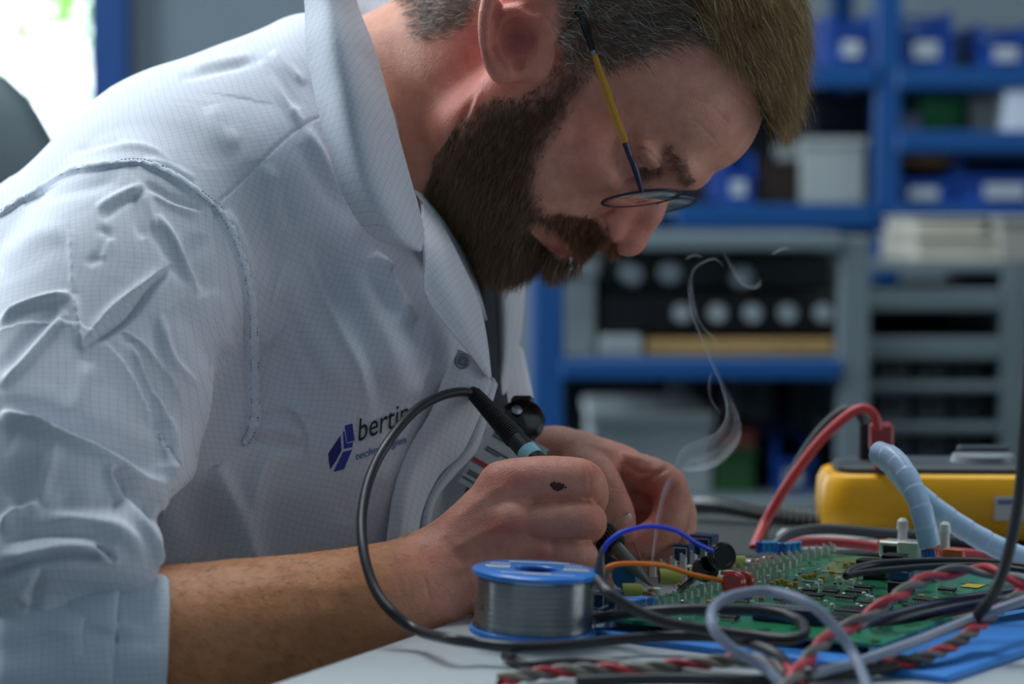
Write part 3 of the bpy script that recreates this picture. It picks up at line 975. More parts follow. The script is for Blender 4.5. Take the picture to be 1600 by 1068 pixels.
# printed label lines on the top flange
lab_m = simple('reel_label_print', 'c9cfc9', .5)
lb = MB(); top = cb + up * (Hr + .0034); rgl = np.random.default_rng(8)
RU = np.stack([u0 * np.sign(u0[0]), np.cross(up, u0 * np.sign(u0[0])), up], 1)
for y0, x0, x1, hh in ((.66, -.42, .55, .10), (.12, -.80, -.40, .16), (-.02, -.76, -.42, .08), (.10, .44, .80, .12), (-.06, .42, .82, .10), (-.52, -.55, .20, .09), (-.64, -.2, .60, .07), (.40, -.72, -.44, .09), (.38, .46, .72, .08)):
    x = x0
    while x < x1:
        wd = rgl.uniform(.03, .07)
        lb.box((0, 0, 0), (wd * RR * .8, hh * RR, .00012), rot=RU); lb.V[-1] = lb.V[-1] + top + RU[:, 0] * (x + wd / 2) * RR + RU[:, 1] * y0 * RR
        x += wd
lb.build('printed_label', lab_m, reel, smooth=False)

# ================================================================ cables
rubber_m = simple('rubber_black', '24272b', .38, bump=.05, bscale=500)
rubgrey_m = simple('rubber_grey', '3a3d42', .5)


def cable(name, pts, r, mat, label, cat='cable', n=12, parent=None, build=True, group=None):
    """pts: (px,py,'t',height) on the desk, or (px,py,depth) in the air"""
    A = [T(p[0], p[1], p[3]) if p[2] == 't' else P(*p[:3]) for p in pts]
    if pts[-1][0] > 1600:
        e = A[-1] + nrm(A[-1] - A[-2]) * .16; A.append(np.array([e[0], e[1], max(e[2], .7545)]))
    mb = MB().tube(A, r, n, step=10)
    o = mb.build(name, mat, parent)
    if parent is None: tag(o, label, cat, group)
    return o, catmull(A, 10)


def twisted(name, pts, label, cols, r=.0017, pitch=.020, R0=.0018):
    A = [T(p[0], p[1], p[3]) if p[2] == 't' else P(*p[:3]) for p in pts]
    C = catmull(A, 14)
    seg = np.linalg.norm(np.diff(C, axis=0), axis=1); cum = np.concatenate([[0], np.cumsum(seg)])
    s = np.arange(0, cum[-1], .0016); C = np.stack([np.interp(s, cum, C[:, i]) for i in range(3)], 1)
    tan, U, W = frames(C)
    root = empty(name, C[0], label, 'cable')
    for k, m in enumerate(cols):
        ph = s / pitch * 2 * np.pi + k * 2 * np.pi / len(cols)
        Q = C + R0 * (np.cos(ph)[:, None] * U + np.sin(ph)[:, None] * W)
        V, F = sweep(Q, np.full(len(Q), r), 8)
        mesh_obj('wire', V, np.array(F), m, root)
    return root


red_m = simple('wire_red', 'b5303c', .45); dkgrey_m = simple('wire_dark_grey', '6a6763', .5); lgrey_m = simple('wire_light_grey', '8d97ac', .5)
t3 = .0035
cable('probe_cable', [(934, 906, 't', .036), (952, 926, 't', .032), (985, 948, 't', .026), (1040, 971, 't', .020), (1105, 983, 't', .016), (1180, 993, 't', .014), (1235, 998, 't', .014), (1257, 988, 't', .016), (1246, 967, 't', .019), (1195, 954, 't', .021), (1105, 951, 't', .022), (1015, 955, 't', .020), (955, 962, 't', .014), (925, 966, 't', .008), (895, 962, 't', .004)], .0026, rubber_m, 'black rubber probe cable looping in front of the board beside the reel')
cable('flat_cable', [(1322, 900, 't', .030), (1330, 890, 't', .032), (1375, 880, 't', .033), (1465, 876, 't', .034), (1555, 879, 't', .033), (1640, 890, 't', .031)], .0020, rubber_m, 'thin black cable arching over the right part of the circuit board')
cable('flat_cable', [(1322, 900, 't', .030), (1345, 895, 't', .031), (1400, 889, 't', .032), (1470, 884, 't', .0325), (1550, 884, 't', .032), (1640, 896, 't', .030)], .0016, rubber_m, 'thinner black cable just below the thin black one over the board')
cable('power_cable', [(1340, 996, 't', .006), (1352, 984, 't', .008), (1400, 965, 't', .012), (1480, 945, 't', .014), (1560, 932, 't', .015), (1660, 918, 't', .015)], .0042, simple('rubber_navy', '15203a', .35), 'thick dark navy cable crossing the mat right of the board')
cable('power_cable', [(1340, 998, 't', .004), (1370, 1000, 't', .004), (1420, 985, 't', .006), (1480, 966, 't', .008), (1560, 948, 't', .009), (1660, 930, 't', .009)], .0032, rubber_m, 'dark cable under the thick navy one, right of the board')
cable('hanging_cable', [(1680, -160, 1.14), (1640, 150, 1.12), (1613, 420, 1.10), (1608, 560, 1.10), (1600, 680, 1.10), (1592, 780, 1.10), (1574, 870, 1.10), (1552, 928, 1.10), (1530, 958, 1.105), (1516, 985, 1.11), (1480, 1010, 't', .010), (1400, 1040, 't', .005), (1300, 1054, 't', .004), (1200, 1062, 't', .0035), (1040, 1060, 't', .0035), (900, 1064, 't', .003)], .0027, rubber_m, 'black cable dropping along the right edge then crossing the desk')
cable('grey_lead', [(1900, 830, 1.12), (1760, 880, 1.10), (1680, 912, 1.10), (1600, 938, 1.10), (1510, 970, 1.105), (1420, 1006, 't', .014), (1330, 1037, 't', .008), (1262, 1056, 't', .005), (1220, 1075, 't', .004)], .0023, lgrey_m, 'light grey cable rising from the desk towards the right edge')
twisted('twisted_wires', [(780, 1062, 't', .004), (880, 1048, 't', .0045), (990, 1045, 't', .005), (1090, 1036, 't', .006), (1165, 1030, 't', .007), (1210, 1040, 't', .006), (1260, 1060, 't', .005)], 'red, grey and black twisted wires along the bottom edge of the desk', (red_m, dkgrey_m, simple('wire_beige', '8b8478', .5)), r=.0016, pitch=.030)
twisted('twisted_wires', [(1225, 1080, 't', .006), (1250, 1045, 't', .010), (1290, 1000, 't', .016), (1345, 968, 't', .022), (1400, 932, 't', .030), (1450, 903, 't', .034), (1510, 890, 't', .036), (1560, 895, 't', .036), (1640, 925, 't', .030)], 'red and grey twisted wires arching high over the board corner', (red_m, dkgrey_m), r=.0019, pitch=.042)
twisted('twisted_wires', [(1240, 1064, 't', .005), (1300, 1046, 't', .005), (1370, 1036, 't', .006), (1440, 1028, 't', .008), (1500, 1000, 't', .012), (1545, 965, 't', .018), (1600, 925, 't', .024), (1660, 890, 't', .028)], 'red and grey twisted wires lying over the mat corner', (red_m, dkgrey_m, simple('wire_brown', '4a4340', .5)), r=.0015, pitch=.032)
tube_m = simple('clear_tube', '9aa3b8', .25, trans=.35, spec=.6, ior=1.2)
cable('clear_tube', [(1222, 1068, 't', .004), (1190, 1040, 't', .010), (1140, 1010, 't', .018), (1114, 978, 't', .026), (1116, 948, 't', .032), (1150, 929, 't', .036), (1205, 924, 't', .037), (1262, 942, 't', .034), (1307, 982, 't', .024), (1339, 1032, 't', .012), (1360, 1085, 't', .004)], .0024, tube_m, 'translucent grey tube forming a loop in front of the board')
cable('spare_cord', [(790, 1024, 't', .003), (830, 1038, 't', .003), (920, 1034, 't', .003), (1040, 1046, 't', .003), (1130, 1058, 't', .003), (1200, 1064, 't', .003)], .0026, rubber_m, 'black cord lying nearest the desk edge under the reel')
# leads behind the board
dl = 1.50
cable('test_lead', [(1178, 856, 1.48), (1196, 815, dl), (1235, 750, dl), (1280, 690, dl), (1325, 648, dl), (1350, 638, dl), (1367, 650, dl), (1372, 672, dl)], .0031, simple('lead_red', 'b83a3c', .42), 'red test lead arching up to a red plug')
cable('test_lead', [(1186, 852, 1.52), (1200, 815, 1.535), (1238, 738, 1.535), (1275, 680, 1.535), (1310, 645, 1.535), (1335, 640, 1.535), (1350, 658, 1.535)], .0028, rubgrey_m, 'black test lead arching just behind the red one')


def plug(px0, py0, px1, py1, d, mat, label):
    a = P(px0, py1, d); b = P(px1, py0, d); c = (a + b) / 2; w_ = b[0] - a[0]; h_ = b[2] - a[2]
    r = empty('test_plug', c, label, 'plug')
    MB().box(c, (w_, .014, h_), bev=.002).build('plug_body', mat, r, smooth=False)
    MB().lathe([(.0045, 0), (.0045, .010), (.004, .012)], c + [0, 0, -h_ / 2 - .011], (0, 0, 1), 16).build('plug_sleeve', mat, r)
    return r


plug(1359, 660, 1395, 706, 1.505, simple('plug_red', '8e2f33', .45), 'red test plug at the end of the red lead')
plug(1341, 655, 1362, 728, 1.55, dark_m, 'black test plug beside the red plug')
cable('rear_cable', [(1205, 858, 1.45), (1235, 834, 1.46), (1290, 826, 1.47), (1380, 833, 1.47), (1450, 838, 1.47), (1530, 852, 1.47), (1640, 866, 1.47)], .0034, rubgrey_m, 'dark cable running behind the circuit board below the yellow meter')
cable('rear_cable', [(1218, 862, 1.40), (1250, 847, 1.41), (1320, 848, 1.41), (1400, 858, 1.41), (1480, 862, 1.41), (1560, 868, 1.41), (1640, 872, 1.41)], .0030, simple('lead_red2', 'b04448', .45), 'red cable lying flat behind the circuit board')
pbox('paper_tray', 1232, 848, 1430, 868, 1.452, .07, simple('paper_white', 'b3bab9', .6), label='white low tray on the desk behind the circuit board', cat='tray')
# coiled black hose
cc = catmull([P(1085, 788, 1.62), P(1130, 790, 1.61), (P(1200, 802, 1.60)), P(1300, 814, 1.59), P(1420, 820, 1.58)], 60)
tan, U, W = frames(cc); ph = np.arange(len(cc)) * 1.05
cc2 = cc + .0052 * (np.cos(ph)[:, None] * U + np.sin(ph)[:, None] * W)
sp = empty('coiled_hose', cc[0], 'black coiled hose behind the board at the far desk edge', 'hose')
MB().tube(cc2, .0013, 6, spline=False).build('coil', simple('coil_grey', '6b7176', .4), sp)
MB().tube(cc, .0036, 8, spline=False).build('inner_hose', rubber_m, sp)


# spiral-wrapped light blue cable
def wrapped(name, pts, r, mat, label, pitch=.011, tail=None):
    A = [P(*p) for p in pts]; C = catmull(A, 24)
    seg = np.linalg.norm(np.diff(C, axis=0), axis=1); cum = np.concatenate([[0], np.cumsum(seg)])
    s = np.arange(0, cum[-1], .0008); C = np.stack([np.interp(s, cum, C[:, i]) for i in range(3)], 1)
    saw = (s / pitch) % 1.0
    R = r * (1 + .07 * saw - .08 * (saw > .93))
    V, F = sweep(C, R, 18)
    root = empty(name, C[0], label, 'cable')
    mesh_obj('spiral_wrap', V, np.array(F), mat, root)
    return root


wrap_m = simple('spiral_wrap_blue', 'b4d0ee', .35, spec=.5)
wr_ = wrapped('wrapped_cable', [(1453, 852, 1.30), (1447, 825, 1.30), (1436, 785, 1.305), (1418, 745, 1.315), (1396, 716, 1.33), (1372, 706, 1.345)], .0060, wrap_m, 'light blue spiral wrapped cable standing over the board')
for k in range(4):
    MB().tube([P(1450 + (k - 1.5) * 5, 858, 1.300), P(1452 + (k - 1.5) * 5.5, 872, 1.299), P(1453 + (k - 1.5) * 6, 895, 1.297)], .0012, 6).build('wire', simple('wire_blue', '2a6fc0', .4) if k == 0 else bpy.data.materials['wire_blue'], wr_)
wrapped('wrapped_cable', [(1372, 706, 1.362), (1398, 730, 1.372), (1430, 768, 1.38), (1480, 808, 1.38), (1540, 845, 1.38), (1600, 872, 1.38), (1680, 900, 1.38)], .0063, wrap_m, 'light blue wrapped cable running down to the right edge', pitch=.013)

# ================================================================ yellow multimeter
mm = empty('multimeter', P(1480, 800, 1.6), 'yellow handheld multimeter lying behind the blue wrapped cable', 'multimeter')
yel_m = simple('holster_yellow', 'f2b20c', .40, noise=.03, nscale=30); mgrey_m = simple('meter_grey', '3c4248', .45)
L0 = P(1286, 836, 1.50); zt = P(1286, 742, 1.50)[2]; zb = .7505
mxl = .235; mdep = .088
# rounded slab with waist, built as stacked outlines
def outline(inset, n=9):
    pts = []
    x0, x1, y0, y1 = inset, mxl - inset, inset, mdep - inset; r = .020 - inset * .5
    for cx_, cy_, a0 in ((x1 - r, y1 - r, 0), (x0 + r, y1 - r, 90), (x0 + r, y0 + r, 180), (x1 - r, y0 + r, 270)):
        for k in range(n):
            a = math.radians(a0 + 90 * k / (n - 1)); pts.append((cx_ + r * math.cos(a), cy_ + r * math.sin(a)))
    return pts
H_ = zt - zb
layers = [(.010, 0), (.004, .0025), (.001, .010), (0, H_ * .5), (.001, H_ - .008), (.004, H_ - .002), (.008, H_), (.010, H_ - .002)]
mang = math.radians(-3); mo = np.array([L0[0], 1.50, zb])
def mpt(x, y, z): return (mo[0] + x * math.cos(mang) - y * math.sin(mang), mo[1] + x * math.sin(mang) + y * math.cos(mang), zb + z)
V, F = [], []; n_ = 36
for ins, z in layers: V += [mpt(x, y, z - (.006 * max(0, 1 - abs(x - .055) / .03) if z > H_ * .7 else 0)) for x, y in outline(ins)]
for i in range(len(layers) - 1):
    for j in range(n_): k = (j + 1) % n_; F.append((i * n_ + j, i * n_ + k, (i + 1) * n_ + k, (i + 1) * n_ + j))
F += [tuple(range(n_))[::-1], tuple(range((len(layers) - 1) * n_, len(layers) * n_))]
MB().add(V, F).build('holster', yel_m, mm)
V, F = [], []
for ins, z in ((.0105, H_ - .004), (.0105, H_ + .003), (.014, H_ + .005)): V += [mpt(x, y, z) for x, y in outline(ins)]
for i in range(2):
    for j in range(n_): k = (j + 1) % n_; F.append((i * n_ + j, i * n_ + k, (i + 1) * n_ + k, (i + 1) * n_ + j))
F += [tuple(range(2 * n_, 3 * n_))]
MB().add(V, F).build('face', mgrey_m, mm)
c = np.array(mpt(.105, .044, H_ + .005)); MB().lathe([(.021, 0), (.020, .004), (.016, .006), (.001, .006)], c, (0, 0, 1), 32).build('rotary_dial', simple('dial_grey', '737b80', .4), mm)
c = np.array(mpt(.105, .044, H_ + .012)); MB().box(c, (.034, .007, .006), bev=.0015).build('dial_pointer', mgrey_m, mm)
for k in range(8):
    c = np.array(mpt(.142 + .014 * (k % 4), .030 + .02 * (k // 4), H_ + .006)); MB().box(c, (.010, .010, .004), bev=.001).build('button', simple('button_bluegrey', '6f86b8', .4) if k == 0 else bpy.data.materials['button_bluegrey'], mm)
c = np.array(mpt(.214, .044, H_ + .005)); MB().box(c, (.030, .05, .003), bev=.001).build('display_frame', mgrey_m, mm)
a = P(1553, 812, 1.495); b = P(1640, 775, 1.495)
c = (a + b) / 2; yl = mpt((c[0] - mo[0]), 0, 0)[1]
st = MB().box((c[0], yl - .0003, c[2]), (b[0] - a[0], .0008, b[2] - a[2])).build('side_label', simple('meter_label', 'c3c8c4', .5), mm, smooth=False)
MB().box((c[0], yl - .0009, c[2] + .004), ((b[0] - a[0]) * .9, .0006, .003)).build('label_stripe', simple('label_stripe_blue', '5a78b0', .5), st, smooth=False)

# ================================================================ grabber clips and their wires
gl = simple('gloss_black', '060607', .22, coat=.4); redg = simple('gloss_red', 'b82018', .2, coat=.6)
def knob(mb, c, ax, r, l):
    mb.lathe([(r * .5, 0), (r * .92, .0004), (r, .0012), (r, l * .45), (r * .62, l * .55), (r * .62, l * .8), (r * .75, l), (r * .4, l + .001)], c, ax, 32)
def clip(label, head_, nrm_, r, head2, r2, mat, tips, start):
    root = empty('test_clip', head_, label, 'clip')
    mb = MB(); knob(mb, head_, -np.asarray(nrm_), r, .010); mb.build('thumb_button', mat, root)
    mb = MB(); mb.lathe([(r * .78, 0), (r * .74, .0005), (r * .70, .0002)], np.asarray(head_) + np.asarray(nrm_) * .0002, nrm_, 32); mb.build('button_rim', mat, root)
    mb = MB(); knob(mb, head2, -np.asarray(nrm_), r2, .012); mb.build('finger_flange', mat, root)
    for t in tips: MB().tube([start, t], [.0016, .0006], 8, spline=False).build('hook_leg', mat, root)
    return root
h1 = P(1130, 868, 1.185); h2 = P(1105, 888, 1.195); st_ = P(1092, 896, 1.20); tp = onb(1062, 926, .004)
clip('glossy black test clip hooked on the board, blue wire attached', h1, nrm([.18, -1, .22]), .0070, h2, .0066, gl, [tp, tp + [.0015, 0, .0008], tp + [-.001, 0, .0015]], st_)
h3 = P(1145, 911, 1.175); h4 = P(1160, 909, 1.190)
clip('glossy red test clip in front of the board, orange wire attached', h3, nrm([-.28, -1, .12]), .0061, h4, .0055, redg, [onb(1190, 930, .003)], P(1165, 910, 1.20))
cable('probe_wire', [(941, 862, 1.150), (952, 845, 1.150), (975, 830, 1.152), (1015, 822, 1.158), (1055, 828, 1.166), (1088, 848, 1.174), (1113, 860, 1.180)], .00115, simple('wire_bright_blue', '1c3ee0', .35), 'thin bright blue wire arching to the black clip', 'wire')
cable('probe_wire', [(944, 888, 1.150), (965, 881, 1.152), (1000, 880, 1.158), (1035, 883, 1.166), (1075, 895, 1.172), (1100, 901, 1.175), (1132, 907, 1.178)], .0012, simple('wire_orange', 'ee7a14', .4), 'thin orange wire running to the red clip', 'wire')
sl = MB().tube([P(936, 912, 1.150), P(937, 895, 1.150), P(938, 878, 1.150), P(940, 862, 1.150), P(945, 852, 1.150)], [.0032, .0030, .0020, .0013, .0010], 12).build('heat_shrink', simple('heat_shrink', '4a4e55', .35), None)
tag(sl, 'dark grey heat-shrink joint where blue and orange wires split', 'cable joint')
# ================================================================ the person: one continuous body
# head frame: f = out of the face, u = crown, r = the man's right side (towards the camera)
HO = M(878, 82, 1.385)
r_ = nrm([-0.21, -0.97, 0.06])
u_ = np.array([0.843, 0, 0.536]); u_ = nrm(u_ - r_ * (u_ @ r_))
f_ = np.cross(r_, u_); f_ = nrm(f_) * (1 if f_[0] > 0 else -1)
HB = np.stack([f_, u_, r_])


def hp(f, u, r=0.0): return HO + f * f_ + u * u_ + r * r_


def he(f, u, r, R, both=True):
    out = [(ell(hp(f, u, r), R, HB), None)]
    if both and r: out.append((ell(hp(f, u, -r), R, HB), None))
    return out


def K(lst, k, op='add'): return [(f, k, op) for f, _ in lst]


def px_chain(pts, k, m=3, flat=None):
    """pts: (px,py,depth,radius) spline of rounded cones"""
    A = np.array([np.append(M(*p[:3]), p[3]) for p in pts])
    if len(A) > 2 and m > 1: A = catmull(A, m)
    return [(cap(A[i, :3], A[i + 1, :3], A[i, 3], A[i + 1, 3], flat), k) for i in range(len(A) - 1)]


head = []
head += K(he(-4, 50, 0, (92, 75, 71)), 0)
head += K(he(50, 46, 0, (57, 44, 58)), 18)                      # forehead
head += K(he(40, -12, 0, (50, 52, 56)), 16)                     # mid face
head += K(he(60, -12, 38, (24, 17, 24)), 14)                    # cheek bones
head += K(he(70, -42, 0, (30, 26, 30)), 14)                     # upper jaw
head += K(he(50, -46, 26, (30, 30, 28)), 14)
head += [(cap(hp(8, -20, 52), hp(16, -64, 46), 15, 15), 16), (cap(hp(8, -20, -52), hp(16, -64, -46), 15, 15), 16)]
head += [(cap(hp(16, -64, 44), hp(72, -82, 12), 15, 14), 16), (cap(hp(16, -64, -44), hp(72, -82, -12), 15, 14), 16)]
head += K(he(74, -82, 0, (15, 15, 20)), 12)                     # chin
head += K(he(38, -62, 0, (46, 26, 40)), 16)                     # floor of the jaw
head += K(he(94, 26, 18, (12, 8, 19)), 9)                       # brow ridges
head += K(he(98, 24, 0, (10, 9, 12)), 8)
head += K(he(88, 3, 33, (15, 12, 15)), 9, 'sub')                # eye sockets
head += K(he(74, 4, 32, (14.5, 13, 14.5)), 2.5)                 # lidded eyeballs
head += K(he(80, 14, 36, (11, 6.5, 17)), 7)                     # fold above the lid
head += K(he(79, -11, 36, (9, 6, 15)), 7)                       # lower lid bag
# nose
head += [(cap(hp(92, 16), hp(104, -8), 7, 7.5), 8), (cap(hp(104, -8), hp(110, -24), 7.5, 9.5), 6)]
head += K(he(109, -26, 0, (10.5, 9.5, 10)), 5)
head += [(cap(hp(88, 8, 6), hp(96, -24, 11), 8, 9), 8), (cap(hp(88, 8, -6), hp(96, -24, -11), 8, 9), 8)]
head += K(he(99, -30, 12.5, (10.5, 8, 6.5)), 4)                 # wings
head += [(cap(hp(100, -34), hp(90, -38), 5.5, 7), 4)]           # columella
head += [(cap(hp(104, -39, 6.5), hp(98, -28, 8), 3.0, 3.4), 2, 'sub'), (cap(hp(104, -39, -6.5), hp(98, -28, -8), 3.0, 3.4), 2, 'sub')]
head += [(cap(hp(92, -30, 21), hp(93, -22, 19), 2.0, 1.6), 4, 'sub')]
# mouth
head += K(he(88, -50, 0, (14, 9, 24)), 8)
head += K(he(97, -55, 0, (7.5, 4.5, 19)), 3)
head += K(he(94.5, -64, 0, (8, 5.2, 17)), 3)
head += [(cap(hp(104, -59.5, 14), hp(104, -59.5, -14), 1.2, 1.2), 2, 'sub')]
head += [(cap(hp(93, -59.5, 20), hp(102, -59.5, 10), 1.4, 1.0), 2, 'sub')]
# ear on the near side, traced at its own depth
ED = 1.301
ear = []
ear += [(ell(M(818, 52, ED + .012), (17, 10, 28), np.array([nrm([1, -.25, .25]), nrm([.25, 1, 0]), nrm([-.25, 0, 1])])), 0)]
ear += [(ell(M(795, 100, ED + .008), (8.5, 6, 9)), 8)]
ear += px_chain([(858, -40, ED + .004, 3.6), (825, -62, ED - .002, 3.8), (784, -45, ED - .004, 3.8), (763, 5, ED - .004, 3.5),
                 (758, 50, ED - .003, 3.1), (764, 90, ED - .001, 2.9), (780, 114, ED + .001, 4.2), (793, 117, ED + .003, 4.6)], 3)
ear += px_chain([(776, 8, ED - .001, 2.8), (779, 45, ED - .001, 3.2), (786, 80, ED, 3.6), (795, 100, ED + .002, 4.5)], 3)     # antihelix
ear += px_chain([(779, 28, ED + .001, 3.3), (800, 22, ED, 3.6), (832, 26, ED + .001, 3.2), (850, 32, ED + .003, 3)], 3)          # crus roof
ear += px_chain([(852, -35, ED + .006, 3.6), (860, 5, ED + .009, 3.6), (860, 40, ED + .012, 4.0), (848, 66, ED + .012, 4.6), (832, 92, ED + .010, 4.6), (810, 112, ED + .007, 4.5)], 4)
ear += [(ell(M(834, 60, ED + .002), (4.5, 4, 6.5)), 3)]                                                                     # tragus
head += [(ear, 4)]
head += [(ell(M(808, 62, ED - .003), (10.5, 10, 11), np.array([nrm([1, 0, .3]), [0, 1, 0], nrm([-.3, 0, 1])])), 3, 'sub'),
         (cap(M(812, 70, ED - .001), M(808, 98, ED + .001), 5.5, 3.4), 3, 'sub'), (ell(M(845, 10, ED - .001), (10, 7, 6.5)), 3, 'sub'),
         (cap(M(779, 10, ED - .004), M(771, 72, ED - .0035), 2.0, 1.3), 3, 'sub')]
far_ear = K(he(-8, 3, -80, (18, 30, 7)), 0)
head += [(far_ear, 6)]

neck = [(cap(M(566, 232, 1.452), M(770, 92, 1.408), 64, 60), 18),
        (cap(M(700, 150, 1.372), M(640, 330, 1.385), 19, 16), 26),
        (cap(M(745, 230, 1.40), M(640, 380, 1.42), 40, 40), 20)]

torso = [(cap(M(545, 240, 1.46), M(330, 520, 1.46), 66, 88, ((0, 1, 0), 1.5)), 40),
         (cap(M(330, 520, 1.46), M(220, 1150, 1.46), 92, 100, ((0, 1, 0), 1.4)), 40),
         (cap(M(540, 250, 1.44), M(260, 380, 1.32), 40, 45), 40),
         (cap(M(540, 250, 1.50), M(300, 380, 1.62), 40, 45), 40)]

# right arm (near) : shoulder, elbow, wrist
rarm = [(cap(M(205, 430, 1.30), M(40, 940, 1.165), 36, 32), 30)]
rarm += px_chain([(50, 960, 1.160, 30), (150, 1020, 1.154, 33), (262, 1014, 1.160, 36), (400, 990, 1.178, 33), (520, 960, 1.198, 27.5),
                  (600, 938, 1.214, 23.5), (650, 925, 1.224, 21.5)], 14, 2)
# right hand
rh = []
rh += px_chain([(640, 930, 1.224, 21), (672, 905, 1.232, 19.5)], 8)
for mcp, rr in (((806, 757, 1.232), 10.5), ((808, 815, 1.226), 9.8), ((822, 868, 1.225), 9.0), ((815, 915, 1.230), 8)):
    rh += px_chain([(672, 895, 1.233, 14.5), ((672 * .45 + mcp[0] * .55), (895 * .45 + mcp[1] * .55) - 2, 1.234, 12), (*mcp, rr)], 12, 2)
rh += px_chain([(672, 915, 1.240, 16), (760, 900, 1.252, 17), (800, 890, 1.255, 15)], 12, 1)
rh += px_chain([(665, 905, 1.246, 13), (745, 820, 1.262, 12.5), (830, 770, 1.272, 10.5), (885, 800, 1.270, 9)], 9, 2)       # thumb on the far side
rh += [(ell(M(803, 814, 1.2175), (8, 6, 7)), 7), (ell(M(845, 862, 1.2175), (7, 5, 6)), 6)]


def finger(pts, k=1.5):
    return px_chain(pts, k, 3)


rf1 = finger([(785, 757, 1.233, 12.4), (845, 749, 1.229, 11.8), (900, 750, 1.229, 11.2), (917, 757, 1.236, 10), (924, 778, 1.256, 8.6), (916, 800, 1.272, 7.6)])
rf2 = finger([(795, 815, 1.228, 9.5), (855, 813, 1.222, 9.6), (904, 811, 1.221, 9.7), (920, 814, 1.229, 8.9), (916, 832, 1.250, 8.0), (892, 840, 1.262, 7.4)])
rf3 = finger([(812, 868, 1.228, 9), (855, 868, 1.224, 9.2), (893, 866, 1.224, 9.1), (909, 869, 1.232, 8.2), (903, 884, 1.250, 7.4), (880, 890, 1.258, 7)])
rf4 = finger([(810, 915, 1.230, 8), (855, 917, 1.230, 7.8), (888, 915, 1.232, 7.4), (895, 920, 1.242, 6.6), (885, 930, 1.254, 6.4)])
rhand = [(rh, 4), (rf1, 5), (rf2, .7), (rf3, .7), (rf4, .7)]
rhand += [(cap(M(852, 783.5, 1.2195), M(918, 784.5, 1.2200), .5, 1.1), .8, 'sub'), (cap(M(872, 840.5, 1.2165), M(912, 841, 1.2165), .5, 1.0), .8, 'sub')]

# left arm (far) and hand
larm = [(cap(M(600, 470, 1.67), M(620, 500, 1.70), 40, 40), 30), (cap(M(620, 500, 1.70), M(608, 830, 1.66), 40, 36), 30), (cap(M(608, 835, 1.655), M(800, 752, 1.44), 36, 26), 20),
        (cap(M(800, 752, 1.44), M(862, 722, 1.40), 26, 20), 12)]
lh = px_chain([(848, 722, 1.395, 17), (900, 718, 1.385, 14), (935, 730, 1.372, 12.5)], 10, 2)
lh += px_chain([(865, 730, 1.40, 17), (925, 738, 1.405, 16), (975, 745, 1.405, 12.5)], 10, 2)
lh += px_chain([(860, 750, 1.41, 15), (920, 785, 1.415, 15), (975, 805, 1.415, 12)], 10, 2)
lh += px_chain([(890, 708, 1.40, 9), (950, 722, 1.398, 8.5), (995, 734, 1.396, 8)], 9, 2)
lthumb = finger([(900, 720, 1.378, 13), (930, 748, 1.358, 12.6), (950, 780, 1.346, 11.2), (961, 808, 1.342, 11.0), (970, 828, 1.344, 8)])
lf1 = finger([(950, 728, 1.395, 10), (1003, 737, 1.380, 10), (1043, 757, 1.368, 10.4), (1049, 790, 1.362, 10), (1036, 828, 1.356, 10.4), (1008, 845, 1.352, 9.2), (986, 850, 1.350, 7.6)])
lf2 = finger([(975, 768, 1.41, 11), (1028, 776, 1.400, 10.5), (1057, 793, 1.390, 10), (1060, 824, 1.386, 9.6), (1040, 862, 1.380, 9.6), (1002, 876, 1.374, 8.8)])
lf3 = finger([(970, 800, 1.42, 10), (1030, 818, 1.41, 10), (1056, 838, 1.402, 9.4), (1050, 874, 1.398, 9.2), (1020, 902, 1.392, 8.8), (990, 909, 1.388, 8)])
lf4 = finger([(955, 840, 1.42, 9), (1005, 870, 1.412, 9), (1030, 900, 1.406, 8.6), (1010, 928, 1.402, 8)])
lhand = [(lh, 4), (lf4, 3), (lf3, 3), (lf2, 3), (lf1, 4), (lthumb, 3)]


BODY = [(torso, 0), (neck, 30), (head, 14), (rarm, 20), (rhand, 12), (larm, 20), (lhand, 8)]
body_fn = lambda p: ev(BODY, p)

CAMP = np.array([0, 0, CZ * 1000])


def visible(V, N, lim=.05):
    w = CAMP - V; w /= np.linalg.norm(w, axis=1, keepdims=True)
    return (N * w).sum(1) > lim


BV, BQ = polygonise(body_fn, (-420, 1050, 640), (230, 1740, 1160), 2.2, 4)
for _ in range(2):
    if _: BV, BQ = quad_subdiv(BV, BQ)
    pxb = proj(BV / 1000)
    fine = ((pxb[:, 0] > 560) | (pxb[:, 1] > 840)) & (BV[:, 1] < 1480)
    BV[fine] = project(body_fn, BV[fine], 1)
pxb = proj(BV / 1000)
BN = vert_normals(BV, BQ)
HQ = (BV - HO) @ HB.T                                   # head coordinates of every vertex
vis = visible(BV, BN) & (BV[:, 1] < 1450)
ishead = (BV[:, 1] > 1240) & (pxb[:, 1] < 470) & (pxb[:, 0] > 560)
isrh = (BV[:, 1] < 1300) & ~ishead
islh = (BV[:, 1] >= 1315) & (pxb[:, 1] > 560)
